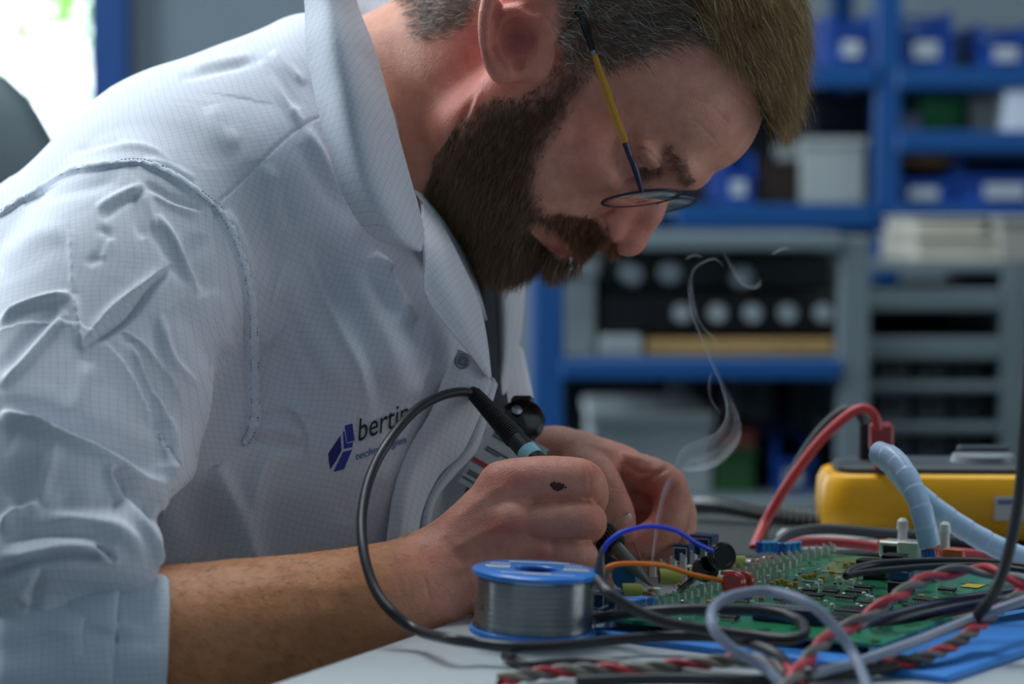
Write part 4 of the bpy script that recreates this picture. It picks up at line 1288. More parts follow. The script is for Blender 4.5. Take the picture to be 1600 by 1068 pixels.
# creases and wrinkles
BV = sculpt(BV, BN, pxb, vis & ishead, [
    ([(1070, 150), (1110, 165), (1150, 205)], 1.6, -.6), ([(1100, 140), (1140, 160), (1160, 185)], 1.6, -.5), ([(1052, 185), (1090, 192), (1125, 230)], 1.6, -.55),
    ([(1128, 128), (1165, 160), (1178, 180)], 1.6, -.4), ([(1018, 148), (1070, 150)], 1.6, -.25),
    ([(988, 228), (1010, 234), (1030, 252), (1036, 262)], 2.0, -2.0), ([(995, 243), (1005, 256), (1020, 264), (1030, 262), (1036, 258)], 1.9, -2.4),
    ([(1000, 262), (1014, 270), (1032, 269)], 3.4, -1.6), ([(1008, 250), (1028, 254)], 9, 1.3, 'p'), ([(985, 218), (1015, 220), (1046, 238), (1056, 262)], 4, .5),
    ([(975, 262), (990, 276), (1015, 286)], 2.2, -.5), ([(940, 345), (948, 352), (952, 368)], 2.5, -1.6), ([(742, 150), (722, 190), (700, 235), (690, 275)], 6, -1.6),
    ([(752, 140), (735, 180), (714, 225)], 4, 1.0), ([(648, 190), (640, 240), (655, 285)], 5, -.5)])
BV = sculpt(BV, BN, pxb, vis & isrh, [
    ([(845, 786), (825, 778)], 2.0, -.6),
    ([(905, 722), (911, 745), (909, 770)], 1.2, -.35), ([(915, 724), (921, 748), (919, 772)], 1.2, -.35), ([(897, 724), (901, 740)], 1.2, -.3),
    ([(934, 795), (941, 812), (938, 826)], 1.6, -.5), ([(800, 742), (812, 758), (820, 772)], 1.4, -.3), ([(808, 738), (820, 754), (828, 768)], 1.4, -.3),
    ([(790, 748), (800, 764), (812, 778)], 1.4, -.3), ([(782, 752), (792, 768), (804, 782)], 1.4, -.25), ([(852, 800), (858, 812), (856, 826)], 1.3, -.25),
    ([(862, 800), (868, 812), (866, 826)], 1.3, -.25), ([(655, 868), (664, 900), (672, 940)], 3, -.8), ([(690, 840), (720, 868), (780, 862)], 8, -.9),
    ([(700, 820), (760, 775), (800, 752)], 9, .9), ([(700, 862), (750, 835), (800, 818)], 8, .9), ([(705, 895), (770, 878), (835, 862)], 8, .9),
    ([(330, 930), (420, 915), (520, 918), (600, 905)], 12, .5), ([(400, 975), (480, 962), (560, 955)], 12, .35), ([(600, 870), (620, 900), (630, 940)], 5, -.35), ([(615, 868), (636, 900), (645, 940)], 4, -.3)])
BV = sculpt(BV, BN, pxb, vis & islh, [
    ([(975, 722), (1000, 738), (1025, 735)], 4, -1.0), ([(1000, 760), (1020, 742), (1046, 730)], 4, -1.2), ([(985, 752), (1010, 742), (1035, 728)], 4, .8),
    ([(950, 758), (965, 764), (980, 762)], 1.5, -.5), ([(950, 766), (966, 770), (982, 770)], 1.5, -.4), ([(1062, 800), (1070, 790), (1078, 785)], 2, -.4),
    ([(957, 828), (962, 808), (975, 802), (988, 808), (991, 824)], 1.6, -.8), ([(974, 818), (974, 826)], 9, .5, 'p'), ([(910, 690), (960, 705), (1020, 720)], 6, .9)])
# skin colour painted per vertex: redness, tan, stubble with painted shade under the beard, scab, nail
def blob(c, r, px=pxb): return np.exp(-(((px - np.array(c)) / np.array(r)) ** 2).sum(1))
base = np.array(srgb((.80, .57, .50))[:3]); red = np.array(srgb((.78, .40, .35))[:3]); tan_ = np.array(srgb((.76, .53, .37))[:3])
dark = np.array(srgb((.40, .28, .23))[:3])
base = base * 1.25; tan_ = tan_ * 1.2; red = red * 1.18
BC = np.repeat(base[None], len(BV), 0)
def mixc(mask, col, a=1.0):
    global BC
    w = np.clip(mask * a, 0, 1)[:, None]; BC = BC * (1 - w) + np.asarray(col) * w
arm = np.clip((700 - pxb[:, 0]) / 120, 0, 1) * isrh
mixc(arm, tan_)
mixc(ishead * np.clip((760 - pxb[:, 0]) / 100, 0, 1), np.array(srgb((.80, .55, .44))[:3]), .8)
mixc(ishead * blob((805, 40), (60, 95)), red, .85)
mixc(ishead * blob((720, 150), (55, 90)), red, .5)
mixc(ishead * blob((925, 215), (45, 60)), red, .35)
mixc(ishead * blob((990, 350), (55, 50)), red, .55)
mixc(ishead * blob((1010, 262), (38, 26)), np.array(srgb((.60, .40, .38))[:3]), .5)
mixc(ishead * blob((872, 392), (28, 13)), np.array(srgb((.72, .40, .38))[:3]), .8)
for c, r, a in (((788, 825), (40, 16), .75), ((800, 748), (45, 22), .5), ((845, 866), (26, 10), .5), ((928, 740), (18, 30), .5), ((930, 812), (16, 26), .5), ((660, 865), (40, 20), .3)):
    mixc(isrh * blob(c, r), red, a)
for c, r, a in (((1015, 775), (36, 42), .85), ((1050, 745), (20, 16), .4), ((1010, 840), (40, 20), .45), ((975, 730), (16, 30), .3)):
    mixc(islh * blob(c, r), red, a)
mixc(ishead * blob((812, 62), (24, 28)), np.array(srgb((.55, .27, .25))[:3]), .7)
sc_ = isrh & vis & (((pxb - np.array([870, 759])) / np.array([12.5, 7])) ** 2).sum(1).__lt__(.8 + .25 * np.sin(pxb[:, 0] * .5))


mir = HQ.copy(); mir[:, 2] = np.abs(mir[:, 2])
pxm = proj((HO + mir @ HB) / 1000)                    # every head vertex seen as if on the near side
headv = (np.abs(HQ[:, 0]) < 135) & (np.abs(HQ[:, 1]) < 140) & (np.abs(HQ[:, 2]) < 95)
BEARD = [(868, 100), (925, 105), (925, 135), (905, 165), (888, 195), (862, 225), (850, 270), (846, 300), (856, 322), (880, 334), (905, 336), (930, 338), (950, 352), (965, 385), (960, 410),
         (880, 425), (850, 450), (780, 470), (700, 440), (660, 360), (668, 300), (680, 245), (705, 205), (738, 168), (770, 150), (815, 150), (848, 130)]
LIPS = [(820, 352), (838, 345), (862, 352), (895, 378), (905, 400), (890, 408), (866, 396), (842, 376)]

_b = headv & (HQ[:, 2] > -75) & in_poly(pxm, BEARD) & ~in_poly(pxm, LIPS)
mixc(_b * np.clip(poly_edge(pxm, BEARD) / 34, 0, 1), np.array(srgb((.24, .16, .12))[:3]), .85)  # dark undertone: hair roots plus the beard's shade painted into the skin
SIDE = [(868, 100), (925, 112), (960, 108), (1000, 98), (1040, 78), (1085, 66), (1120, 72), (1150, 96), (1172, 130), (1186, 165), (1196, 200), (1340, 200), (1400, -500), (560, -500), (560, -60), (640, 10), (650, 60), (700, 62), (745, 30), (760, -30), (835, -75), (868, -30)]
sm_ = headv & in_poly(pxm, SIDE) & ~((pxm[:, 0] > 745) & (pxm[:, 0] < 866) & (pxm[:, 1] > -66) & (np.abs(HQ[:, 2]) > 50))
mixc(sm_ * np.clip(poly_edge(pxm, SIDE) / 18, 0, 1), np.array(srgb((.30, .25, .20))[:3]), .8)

def skin_material():
    m, nt, N, L, b = new_mat('skin')
    at = N.new('ShaderNodeAttribute'); at.attribute_name = 'tone'
    tc = N.new('ShaderNodeTexCoord')
    n1 = N.new('ShaderNodeTexNoise'); n1.inputs['Scale'].default_value = 90; n1.inputs['Detail'].default_value = 5; n1.inputs['Roughness'].default_value = .65
    L.new(tc.outputs['Object'], n1.inputs['Vector'])
    hs = N.new('ShaderNodeMix'); hs.data_type = 'RGBA'; hs.blend_type = 'MULTIPLY'
    cr = N.new('ShaderNodeValToRGB'); cr.color_ramp.elements[0].position = .3; cr.color_ramp.elements[0].color = (.80, .66, .60, 1)
    cr.color_ramp.elements[1].position = .7; cr.color_ramp.elements[1].color = (1.08, 1.04, 1.0, 1)
    L.new(n1.outputs['Fac'], cr.inputs['Fac']); hs.inputs['Factor'].default_value = .8
    L.new(at.outputs['Color'], hs.inputs['A']); L.new(cr.outputs['Color'], hs.inputs['B'])
    L.new(hs.outputs['Result'], b.inputs['Base Color'])
    b.inputs['Roughness'].default_value = .48
    b.inputs['Specular IOR Level'].default_value = .45
    b.inputs['Subsurface Weight'].default_value = .25
    b.inputs['Subsurface Radius'].default_value = (1.0, .35, .2)
    b.inputs['Subsurface Scale'].default_value = .004
    v = N.new('ShaderNodeTexVoronoi'); v.inputs['Scale'].default_value = 1100
    n2 = N.new('ShaderNodeTexNoise'); n2.inputs['Scale'].default_value = 500; n2.inputs['Detail'].default_value = 4
    L.new(tc.outputs['Object'], v.inputs['Vector']); L.new(tc.outputs['Object'], n2.inputs['Vector'])
    ad = N.new('ShaderNodeMath'); ad.operation = 'ADD'
    L.new(v.outputs['Distance'], ad.inputs[0]); L.new(n2.outputs['Fac'], ad.inputs[1])
    bp = N.new('ShaderNodeBump'); bp.inputs['Strength'].default_value = .55; bp.inputs['Distance'].default_value = .0004
    L.new(ad.outputs[0], bp.inputs['Height']); L.new(bp.outputs['Normal'], b.inputs['Normal'])
    return m


skin_m = skin_material()
person = empty('person', (-.35, 1.46, .45), 'bearded man in white coat and round glasses bending over the circuit board', 'person')
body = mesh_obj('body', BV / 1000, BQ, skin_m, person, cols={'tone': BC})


def on_body(px, py, sel, off=.3):
    idx = sel; d = ((pxb[idx] - np.array([px, py])) ** 2).sum(1); k = idx[np.argsort(d)[:5]]
    n = nrm(BN[k].mean(0)); return M(px, py, BV[k, 1].mean() / 1000) + n * off, n


_vr = np.nonzero(vis & isrh & (pxb[:, 0] > 820) & (pxb[:, 0] < 910) & (pxb[:, 1] < 790) & (BV[:, 1] < 1228))[0]
_vl = np.nonzero(vis & islh & (pxb[:, 0] > 935) & (pxb[:, 0] < 1010) & (pxb[:, 1] > 780) & (BV[:, 1] < 1341))[0]
mb = MB()
for x, y, r in ((863, 757, 1.2), (868, 760, 1.7), (873, 757, 1.3), (878, 760, 1.1), (871, 764, 1.0), (866, 754, .8), (880, 757, .7), (875, 762, 1.2), (884, 761, .5)):
    q, n = on_body(x, y, _vr, .15)
    mb.lathe([(r * 1.15, 0), (r, .3), (r * .5, .55), (r * .1, .6)], q, n, 9)
mb.V = [v / 1000 for v in mb.V]
mb.build('scab', simple('scab_brown', '4a2a22', .7, bump=.4, bscale=900), body)
rows = []
na_, nb_ = M(959, 801, 1.3415), M(970.5, 829, 1.3440); ta = nrm(nb_ - na_); fr_n = nrm(CAMP - na_); fr_n = nrm(fr_n - ta * (fr_n @ ta)); sd_n = np.cross(ta, fr_n)
fr_n = nrm(fr_n + sd_n * (.38 if sd_n[0] > 0 else -.38)); sd_n = np.cross(ta, fr_n)
for t in np.linspace(0, 1, 9):
    rr = 11.3 - 3.4 * t ** 2.2; row = []
    for ph_ in np.linspace(-.62, .62, 9) * (1 - .35 * abs(2 * t - 1) ** 4):
        row.append(na_ * (1 - t) + nb_ * t + fr_n * math.cos(ph_) * rr + sd_n * math.sin(ph_) * rr)
    rows.append(row)
G_ = patch_grid(rows, 2, 2); V_, F_ = shell(G_, .6)
mesh_obj('thumbnail', V_ / 1000, F_, simple('nail_pink', 'cfa596', .28, coat=.3), body)
# ================================================================ hair and beard: real strands


def strands(name, idx, n, length, direc, rad, mat, parent, nseg=6, grav=0.0, rough=.18, clump=.5, nclump=400, lift=.35, droop=0.0, seed=1, jitter=1.2, tipr=.25, sides=3):
    """length(px, HQ) mm per root, direc(root vertices) unit directions"""
    rng = np.random.default_rng(seed)
    pick = rng.choice(idx, n)
    root = BV[pick] + rng.normal(0, jitter, (n, 3)) * .6 - BN[pick] * .5
    nn = BN[pick]
    D = direc(pick); D = D - nn * (D * nn).sum(1, keepdims=True) * .7 + nn * lift
    D += rng.normal(0, rough, (n, 3))
    D /= np.linalg.norm(D, axis=1, keepdims=True)
    ln = length(pick) * rng.uniform(.65, 1.1, n)
    pts = [root]; d = D
    for s in range(nseg):
        g = np.array([0, 0, -1.0]) * (grav * (s + 1) / nseg)
        d = d + g + rng.normal(0, rough * .45, (n, 3)); d /= np.linalg.norm(d, axis=1, keepdims=True)
        pts.append(pts[-1] + d * (ln / nseg)[:, None])
    S_ = np.stack(pts, 1)                               # n, seg+1, 3
    if clump > 0:
        cid = rng.choice(n, min(nclump, n), replace=False)
        C = root[cid]
        near = np.empty(n, int)
        for a in range(0, n, 2000):
            near[a:a + 2000] = ((root[a:a + 2000, None] - C[None]) ** 2).sum(2).argmin(1)
        t = (np.linspace(0, 1, nseg + 1) ** 1.3)[None, :, None] * clump
        S_ = S_ * (1 - t) + (S_[cid[near]] - C[near][:, None] + root[:, None] * .35 + C[near][:, None] * .65) * t
    inside = -ev([(head, 0)], S_.reshape(-1, 3)).reshape(n, nseg + 1)
    away = S_ - (HO + 30 * u_ - 5 * f_); away /= np.linalg.norm(away, axis=2, keepdims=True)
    S_ = S_ + away * np.clip(inside + .5, 0, 12)[:, :, None] * (np.arange(nseg + 1) > 0)[None, :, None]
    m = nseg + 1
    tan = np.gradient(S_, axis=1); tan /= np.linalg.norm(tan, axis=2, keepdims=True) + 1e-9
    a = rng.normal(0, 1, (n, 1, 3)); U = np.cross(tan, a); U /= np.linalg.norm(U, axis=2, keepdims=True) + 1e-9; W = np.cross(tan, U)
    R = rad * rng.uniform(.7, 1.25, n)[:, None] * (1 - (1 - tipr) * np.linspace(0, 1, m) ** 2)[None]
    th = np.arange(sides) * 2 * np.pi / sides
    V = S_[:, :, None] + R[:, :, None, None] * (np.cos(th)[None, None, :, None] * U[:, :, None] + np.sin(th)[None, None, :, None] * W[:, :, None])
    V = V.reshape(-1, 3)
    i, s, k = np.meshgrid(np.arange(n), np.arange(m - 1), np.arange(sides), indexing='ij')
    b0 = (i * m + s) * sides; k2 = (k + 1) % sides
    F = np.stack([b0 + k, b0 + k2, b0 + sides + k2, b0 + sides + k], -1).reshape(-1, 4)
    rv = np.repeat(rng.uniform(0, 1, n), m * sides)
    gr = np.repeat(np.zeros(n), m * sides)
    ins = np.stack([rv, np.tile(np.repeat(np.linspace(0, 1, m), sides), n), gr], 1)
    o = mesh_obj(name, V / 1000, F, mat, parent, cols={'strand': ins})
    return o


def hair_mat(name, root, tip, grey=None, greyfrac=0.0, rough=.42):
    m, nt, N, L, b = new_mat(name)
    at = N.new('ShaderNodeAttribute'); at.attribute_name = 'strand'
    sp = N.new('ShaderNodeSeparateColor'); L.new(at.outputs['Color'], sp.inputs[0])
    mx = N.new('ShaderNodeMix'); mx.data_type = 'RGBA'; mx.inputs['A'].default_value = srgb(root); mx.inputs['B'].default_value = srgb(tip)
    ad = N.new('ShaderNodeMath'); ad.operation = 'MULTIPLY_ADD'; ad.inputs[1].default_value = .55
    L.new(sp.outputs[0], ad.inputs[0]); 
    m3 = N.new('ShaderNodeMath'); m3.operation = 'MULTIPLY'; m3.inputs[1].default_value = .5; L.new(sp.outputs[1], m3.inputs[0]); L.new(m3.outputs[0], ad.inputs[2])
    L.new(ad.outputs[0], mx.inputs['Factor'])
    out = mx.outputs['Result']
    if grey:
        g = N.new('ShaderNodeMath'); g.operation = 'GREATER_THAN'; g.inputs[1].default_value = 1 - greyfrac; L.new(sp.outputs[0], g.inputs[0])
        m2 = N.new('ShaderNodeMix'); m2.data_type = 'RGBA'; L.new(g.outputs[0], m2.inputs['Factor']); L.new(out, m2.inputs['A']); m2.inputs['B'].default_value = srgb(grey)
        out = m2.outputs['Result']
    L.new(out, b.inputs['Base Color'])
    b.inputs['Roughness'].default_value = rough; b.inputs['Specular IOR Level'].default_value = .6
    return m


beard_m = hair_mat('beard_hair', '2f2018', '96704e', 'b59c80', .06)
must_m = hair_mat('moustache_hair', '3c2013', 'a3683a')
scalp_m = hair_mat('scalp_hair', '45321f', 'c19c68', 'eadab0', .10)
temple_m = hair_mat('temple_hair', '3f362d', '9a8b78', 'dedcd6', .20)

jawv = headv & (HQ[:, 2] > -75)
bm = jawv & in_poly(pxm, BEARD) & ~in_poly(pxm, LIPS) & (BV[:, 2] < 1200)
edge = poly_edge(pxm, BEARD[1:14])
must = bm & (pxm[:, 0] > 872) & (pxm[:, 1] < 395) & (pxm[:, 1] > 328) & (HQ[:, 1] > -60) & (HQ[:, 0] > 60)
keep_ = np.random.default_rng(2).uniform(0, 1, len(BV)) < np.clip(edge / 30, .12, 1) ** 1.2
bidx = np.nonzero(bm & ~must & keep_)[0]; midx = np.nonzero(must & (HQ[:, 1] > -57))[0]


def beard_len(v):
    e = np.clip(edge[v] / 40, 0, 1)
    side = np.clip((pxm[v, 1] - 140) / 120, 0.0, 1)
    return (3.0 + 10.5 * e * side) * (1 + .5 * np.clip((pxm[v, 1] - 380) / 60, 0, 1))


imr = nrm(np.array([1.0, 0, 0])); imd = np.array([0, 0, -1.0])
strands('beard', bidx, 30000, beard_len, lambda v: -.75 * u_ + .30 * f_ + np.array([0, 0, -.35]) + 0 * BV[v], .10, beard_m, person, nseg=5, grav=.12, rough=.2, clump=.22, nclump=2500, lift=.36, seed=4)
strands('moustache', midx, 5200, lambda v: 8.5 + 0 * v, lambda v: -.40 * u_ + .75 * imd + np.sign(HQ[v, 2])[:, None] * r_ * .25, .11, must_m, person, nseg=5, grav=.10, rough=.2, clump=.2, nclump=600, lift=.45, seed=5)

top = sm_ & ((HQ[:, 1] > 74) | ((HQ[:, 1] > 60) & (HQ[:, 0] > 60)))
sidei = np.nonzero(sm_ & ~top)[0]; topi = np.nonzero(top)[0]
fringe = np.nonzero(top & (HQ[:, 0] > 20) & (HQ[:, 1] > 60))[0]
sl = lambda v: 12 + 8 * np.clip((HQ[v, 1] - 20) / 50, 0, 1) - 3 * (HQ[v, 0] < 0)
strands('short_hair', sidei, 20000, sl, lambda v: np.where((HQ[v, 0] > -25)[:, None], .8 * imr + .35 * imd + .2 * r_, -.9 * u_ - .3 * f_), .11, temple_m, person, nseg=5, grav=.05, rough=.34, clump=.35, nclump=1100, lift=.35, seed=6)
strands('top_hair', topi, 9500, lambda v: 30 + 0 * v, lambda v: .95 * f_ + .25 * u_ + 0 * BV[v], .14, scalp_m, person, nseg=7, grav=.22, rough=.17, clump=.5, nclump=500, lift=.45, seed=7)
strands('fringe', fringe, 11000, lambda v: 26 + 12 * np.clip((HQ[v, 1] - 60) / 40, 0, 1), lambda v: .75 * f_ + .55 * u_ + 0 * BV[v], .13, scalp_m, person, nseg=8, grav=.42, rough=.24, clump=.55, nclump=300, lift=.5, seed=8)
EYEB = [(1040, 222), (1062, 236), (1078, 258), (1088, 284), (1074, 290), (1062, 268), (1046, 244)]
ebi = np.nonzero(headv & in_poly(pxm, EYEB) & (HQ[:, 2] > -60))[0]
strands('eyebrow', ebi, 520, lambda v: 7.5 + 0 * v, lambda v: .55 * np.sign(HQ[v, 2])[:, None] * r_ - .1 * f_ - .55 * u_, .13, beard_m, person, nseg=4, rough=.25, clump=.2, nclump=40, lift=.35, seed=9)
lash = np.nonzero(headv & in_poly(pxm, [(996, 256), (1014, 266), (1036, 262), (1036, 268), (1014, 273), (994, 262)]) & (HQ[:, 2] > 0))[0]
strands('eyelash', lash, 170, lambda v: 6.5 + 0 * v, lambda v: .9 * f_ - .4 * u_ + 0 * BV[v], .12, beard_m, person, nseg=4, rough=.12, clump=0, lift=.5, seed=10)
# hair on the forearm and hand
armi = np.nonzero(isrh & (pxb[:, 0] > 235) & (pxb[:, 0] < 700) & (BV[:, 2] > 700) & (BN[:, 1] < .5))[0]
armw = armi[np.random.default_rng(1).uniform(0, 1, len(armi)) < np.clip((720 - pxb[armi, 0]) / 250, .1, 1)]
forearm_hair_m = hair_mat('forearm_hair', '5a3d25', 'a87f4c')
strands('forearm_hair', armw, 3800, lambda v: 7.5 + 0 * v, lambda v: .8 * imr + .35 * imd + 0 * BV[v], .075, forearm_hair_m, person, nseg=4, rough=.3, clump=0, lift=.28, seed=11)
strands('stray_hair', fringe, 260, lambda v: 44 + 0 * v, lambda v: .7 * f_ + .6 * u_ + 0 * BV[v], .10, scalp_m, person, nseg=9, grav=.38, rough=.42, clump=0, lift=.7, seed=18)
strands('stray_hair', sidei, 300, lambda v: 20 + 0 * v, lambda v: .5 * imr + .3 * r_ - .1 * u_ + 0 * BV[v], .11, temple_m, person, nseg=7, grav=.1, rough=.5, clump=0, lift=.5, seed=19)
# ================================================================ lab coat
def cloth_material(name, col, line=.27, weave=True, spacing=.0034):
    m, nt, N, L, b = new_mat(name)
    at = N.new('ShaderNodeAttribute'); at.attribute_name = 'weave'
    sx = N.new('ShaderNodeSeparateXYZ'); L.new(at.outputs['Vector'], sx.inputs[0])
    def math_(op, a, bb=None, c=None):
        n = N.new('ShaderNodeMath'); n.operation = op
        for i, v in enumerate((a, bb, c)):
            if v is None: continue
            if isinstance(v, (int, float)): n.inputs[i].default_value = v
            else: L.new(v, n.inputs[i])
        return n.outputs[0]
    wob = N.new('ShaderNodeTexNoise'); wob.inputs['Scale'].default_value = 14; wob.inputs['Detail'].default_value = 2
    L.new(at.outputs['Vector'], wob.inputs['Vector'])
    ws = N.new('ShaderNodeSeparateColor'); L.new(wob.outputs['Color'], ws.inputs[0])
    lines = []
    for i in (0, 1):
        c = math_('ADD', sx.outputs[i], math_('MULTIPLY', ws.outputs[i], .012))
        q = math_('DIVIDE', c, spacing)
        fr = math_('ABSOLUTE', math_('SUBTRACT', math_('FRACT', q), .5))
        ln = math_('LESS_THAN', fr, .055)
        o = math_('ADD', sx.outputs[1 - i], math_('MULTIPLY', ws.outputs[1 - i], .012))
        dash = math_('GREATER_THAN', math_('FRACT', math_('DIVIDE', o, .0011)), .38)
        lines.append(math_('MULTIPLY', ln, dash))
    g = math_('MULTIPLY', math_('MAXIMUM', lines[0], lines[1]), line)
    mx = N.new('ShaderNodeMix'); mx.data_type = 'RGBA'
    c = srgb(col); mx.inputs['A'].default_value = c; mx.inputs['B'].default_value = tuple(x * .12 for x in c[:3]) + (1,)
    L.new(g, mx.inputs['Factor']); L.new(mx.outputs['Result'], b.inputs['Base Color'])
    b.inputs['Roughness'].default_value = .85; b.inputs['Specular IOR Level'].default_value = .25
    b.inputs['Sheen Weight'].default_value = .25
    tc = N.new('ShaderNodeTexCoord')
    n1 = N.new('ShaderNodeTexNoise'); n1.inputs['Scale'].default_value = 26; n1.inputs['Detail'].default_value = 6; n1.inputs['Distortion'].default_value = .8
    n2 = N.new('ShaderNodeTexNoise'); n2.inputs['Scale'].default_value = 1500
    L.new(tc.outputs['Object'], n1.inputs['Vector']); L.new(tc.outputs['Object'], n2.inputs['Vector'])
    h = math_('MULTIPLY_ADD', n2.outputs['Fac'], .06, n1.outputs['Fac'])
    bp = N.new('ShaderNodeBump'); bp.inputs['Strength'].default_value = .35; bp.inputs['Distance'].default_value = .003
    L.new(h, bp.inputs['Height']); L.new(bp.outputs['Normal'], b.inputs['Normal'])
    return m


coat_m = cloth_material('coat_cloth', 'd5d9e2')
seam_m = cloth_material('coat_seam_cloth', 'd6deea', .25)
stitch_m = simple('stitching', '8b93a3', .8)

AXY = (0, 1, 0)
ctorso = [(cap(M(505, 300, 1.425), M(598, 560, 1.42), 52, 58, (AXY, 1.9)), 30),
          (cap(M(598, 560, 1.42), M(560, 720, 1.42), 58, 58, (AXY, 1.9)), 30),
          (cap(M(560, 720, 1.42), M(455, 1150, 1.44), 58, 66, (AXY, 1.9)), 30),
          (cap(M(535, 190, 1.45), M(330, 335, 1.45), 54, 79, (AXY, 2.1)), 40),
          (cap(M(330, 335, 1.45), M(60, 540, 1.45), 79, 92, (AXY, 2.0)), 40),
          (cap(M(30, 600, 1.48), M(-60, 1250, 1.50), 82, 100, (AXY, 1.35)), 30),
          (cap(M(330, 335, 1.45), M(300, 700, 1.45), 75, 95, (AXY, 1.75)), 40),
          (cap(M(300, 700, 1.46), M(180, 1200, 1.46), 95, 105, (AXY, 1.6)), 40),
          (cap(M(420, 150, 1.45), M(480, 110, 1.45), 30, 30, (AXY, 2.5)), 30)]
csleeve = px_chain([(205, 400, 1.285, 50), (150, 530, 1.250, 57), (78, 680, 1.215, 62), (48, 790, 1.190, 63), (58, 880, 1.168, 50)], 16, 2)
csleeve += px_chain([(-10, 882, 1.126, 12), (70, 862, 1.124, 12), (140, 856, 1.128, 12), (190, 866, 1.138, 12), (214, 872, 1.148, 12)], 14, 2)
csleeve += px_chain([(62, 905, 1.163, 40), (60, 985, 1.158, 38), (110, 1040, 1.155, 34)], 12, 1)
csleeve += [(cap(M(250, 640, 1.235), M(196, 735, 1.215), 14, 20), 34), (cap(M(196, 745, 1.205), M(180, 850, 1.175), 20, 20), 30)]
far_sleeve = [(cap(M(520, 330, 1.60), M(640, 500, 1.70), 60, 62), 30), (cap(M(640, 500, 1.70), M(610, 820, 1.66), 60, 56), 20), (cap(M(610, 830, 1.65), M(735, 782, 1.515), 52, 42), 20)]
neckhole = [(cap(M(600, 165, 1.44), M(740, 60, 1.41), 60, 72, (AXY, 1.05)), 10, 'sub')]
pocket = [(px_chain([(292, 775, 1.235, 9), (290, 815, 1.222, 20), (318, 880, 1.215, 26), (330, 1010, 1.215, 27)], 8, 2, (AXY, 2.8)), 6, 'sub')]
COAT = [(ctorso, 0), (csleeve, 24)] + pocket + [(far_sleeve, 24)] + neckhole
coat_fn = lambda p: ev(COAT, p)
CV, CQ = polygonise(coat_fn, (-460, 1040, 600), (180, 1800, 1160), 2.4, 4)
CV = project(coat_fn, CV, 1)
pxc = proj(CV / 1000)
# the near side gets twice the resolution, the rest stays as it is hidden
keep = ((pxc[:, 0] > -120) & (pxc[:, 1] > -80) & (pxc[:, 1] < 1150))
CV, CQ = quad_subdiv(CV, CQ)
pxc = proj(CV / 1000); CN = vert_normals(CV, CQ)
cvis = visible(CV, CN, -.05) & (CV[:, 1] < 1560)
SL = [(0, 330), (50, 310), (110, 275), (170, 262), (220, 260), (275, 288), (332, 323), (362, 375), (384, 440), (396, 510), (402, 580), (401, 650), (385, 700), (320, 740), (262, 765), (245, 900), (250, 1200), (-400, 1200), (-400, 330)]
onsl = in_poly(pxc, SL) & (CV[:, 1] < 1420)
slv = cvis & onsl; tor = cvis & ~onsl
c1 = lambda x, y: (x / 2.543, 240 + y / 2.543)
c2 = lambda x, y: (x / 2.384, 620 + y / 2.384)
c3 = lambda x, y: (380 + x / 2.054, 380 + y / 2.054)
c7 = lambda x, y: (x / 2.5, y / 2.5)
def S(c, pts, w, h, k='r'): return ([c(*p) for p in pts], w, h, k)
# inward pocket between sleeve and front, darker fall behind the arm
broad = [S(c1, [(870, 260), (990, 560), (1020, 900), (1000, 1100)], 26, -2.0),
         ([(262, 660), (300, 720), (262, 800), (250, 900)], 34, -9, 'rn'), ([(345, 770), (380, 860), (400, 960)], 40, -16, 'rn'), ([(420, 300), (430, 420), (470, 520)], 26, -2.0)]
CV[slv | tor] = CV[slv | tor]
CV = sculpt(CV, CN, pxc, tor, [([(395, 1010), (400, 760), (470, 690)], 18, 5),
    ([(330, 715), (372, 800), (410, 900), (430, 960)], 14, 5.5), ([(400, 250), (425, 380), (455, 500), (520, 620)], 20, -2.5),
    ([(500, 300), (560, 400), (610, 520), (640, 640)], 36, 3.0), ([(440, 420), (480, 520), (550, 620)], 22, 3.5), ([(590, 430), (640, 530), (690, 640)], 26, -3.2)])
CV = sculpt(CV, CN, pxc, slv, [([(250, 655), (262, 740), (235, 800)], 20, 3), ([(20, 690), (110, 740), (170, 800)], 30, 3)])
CN = vert_normals(CV, CQ)
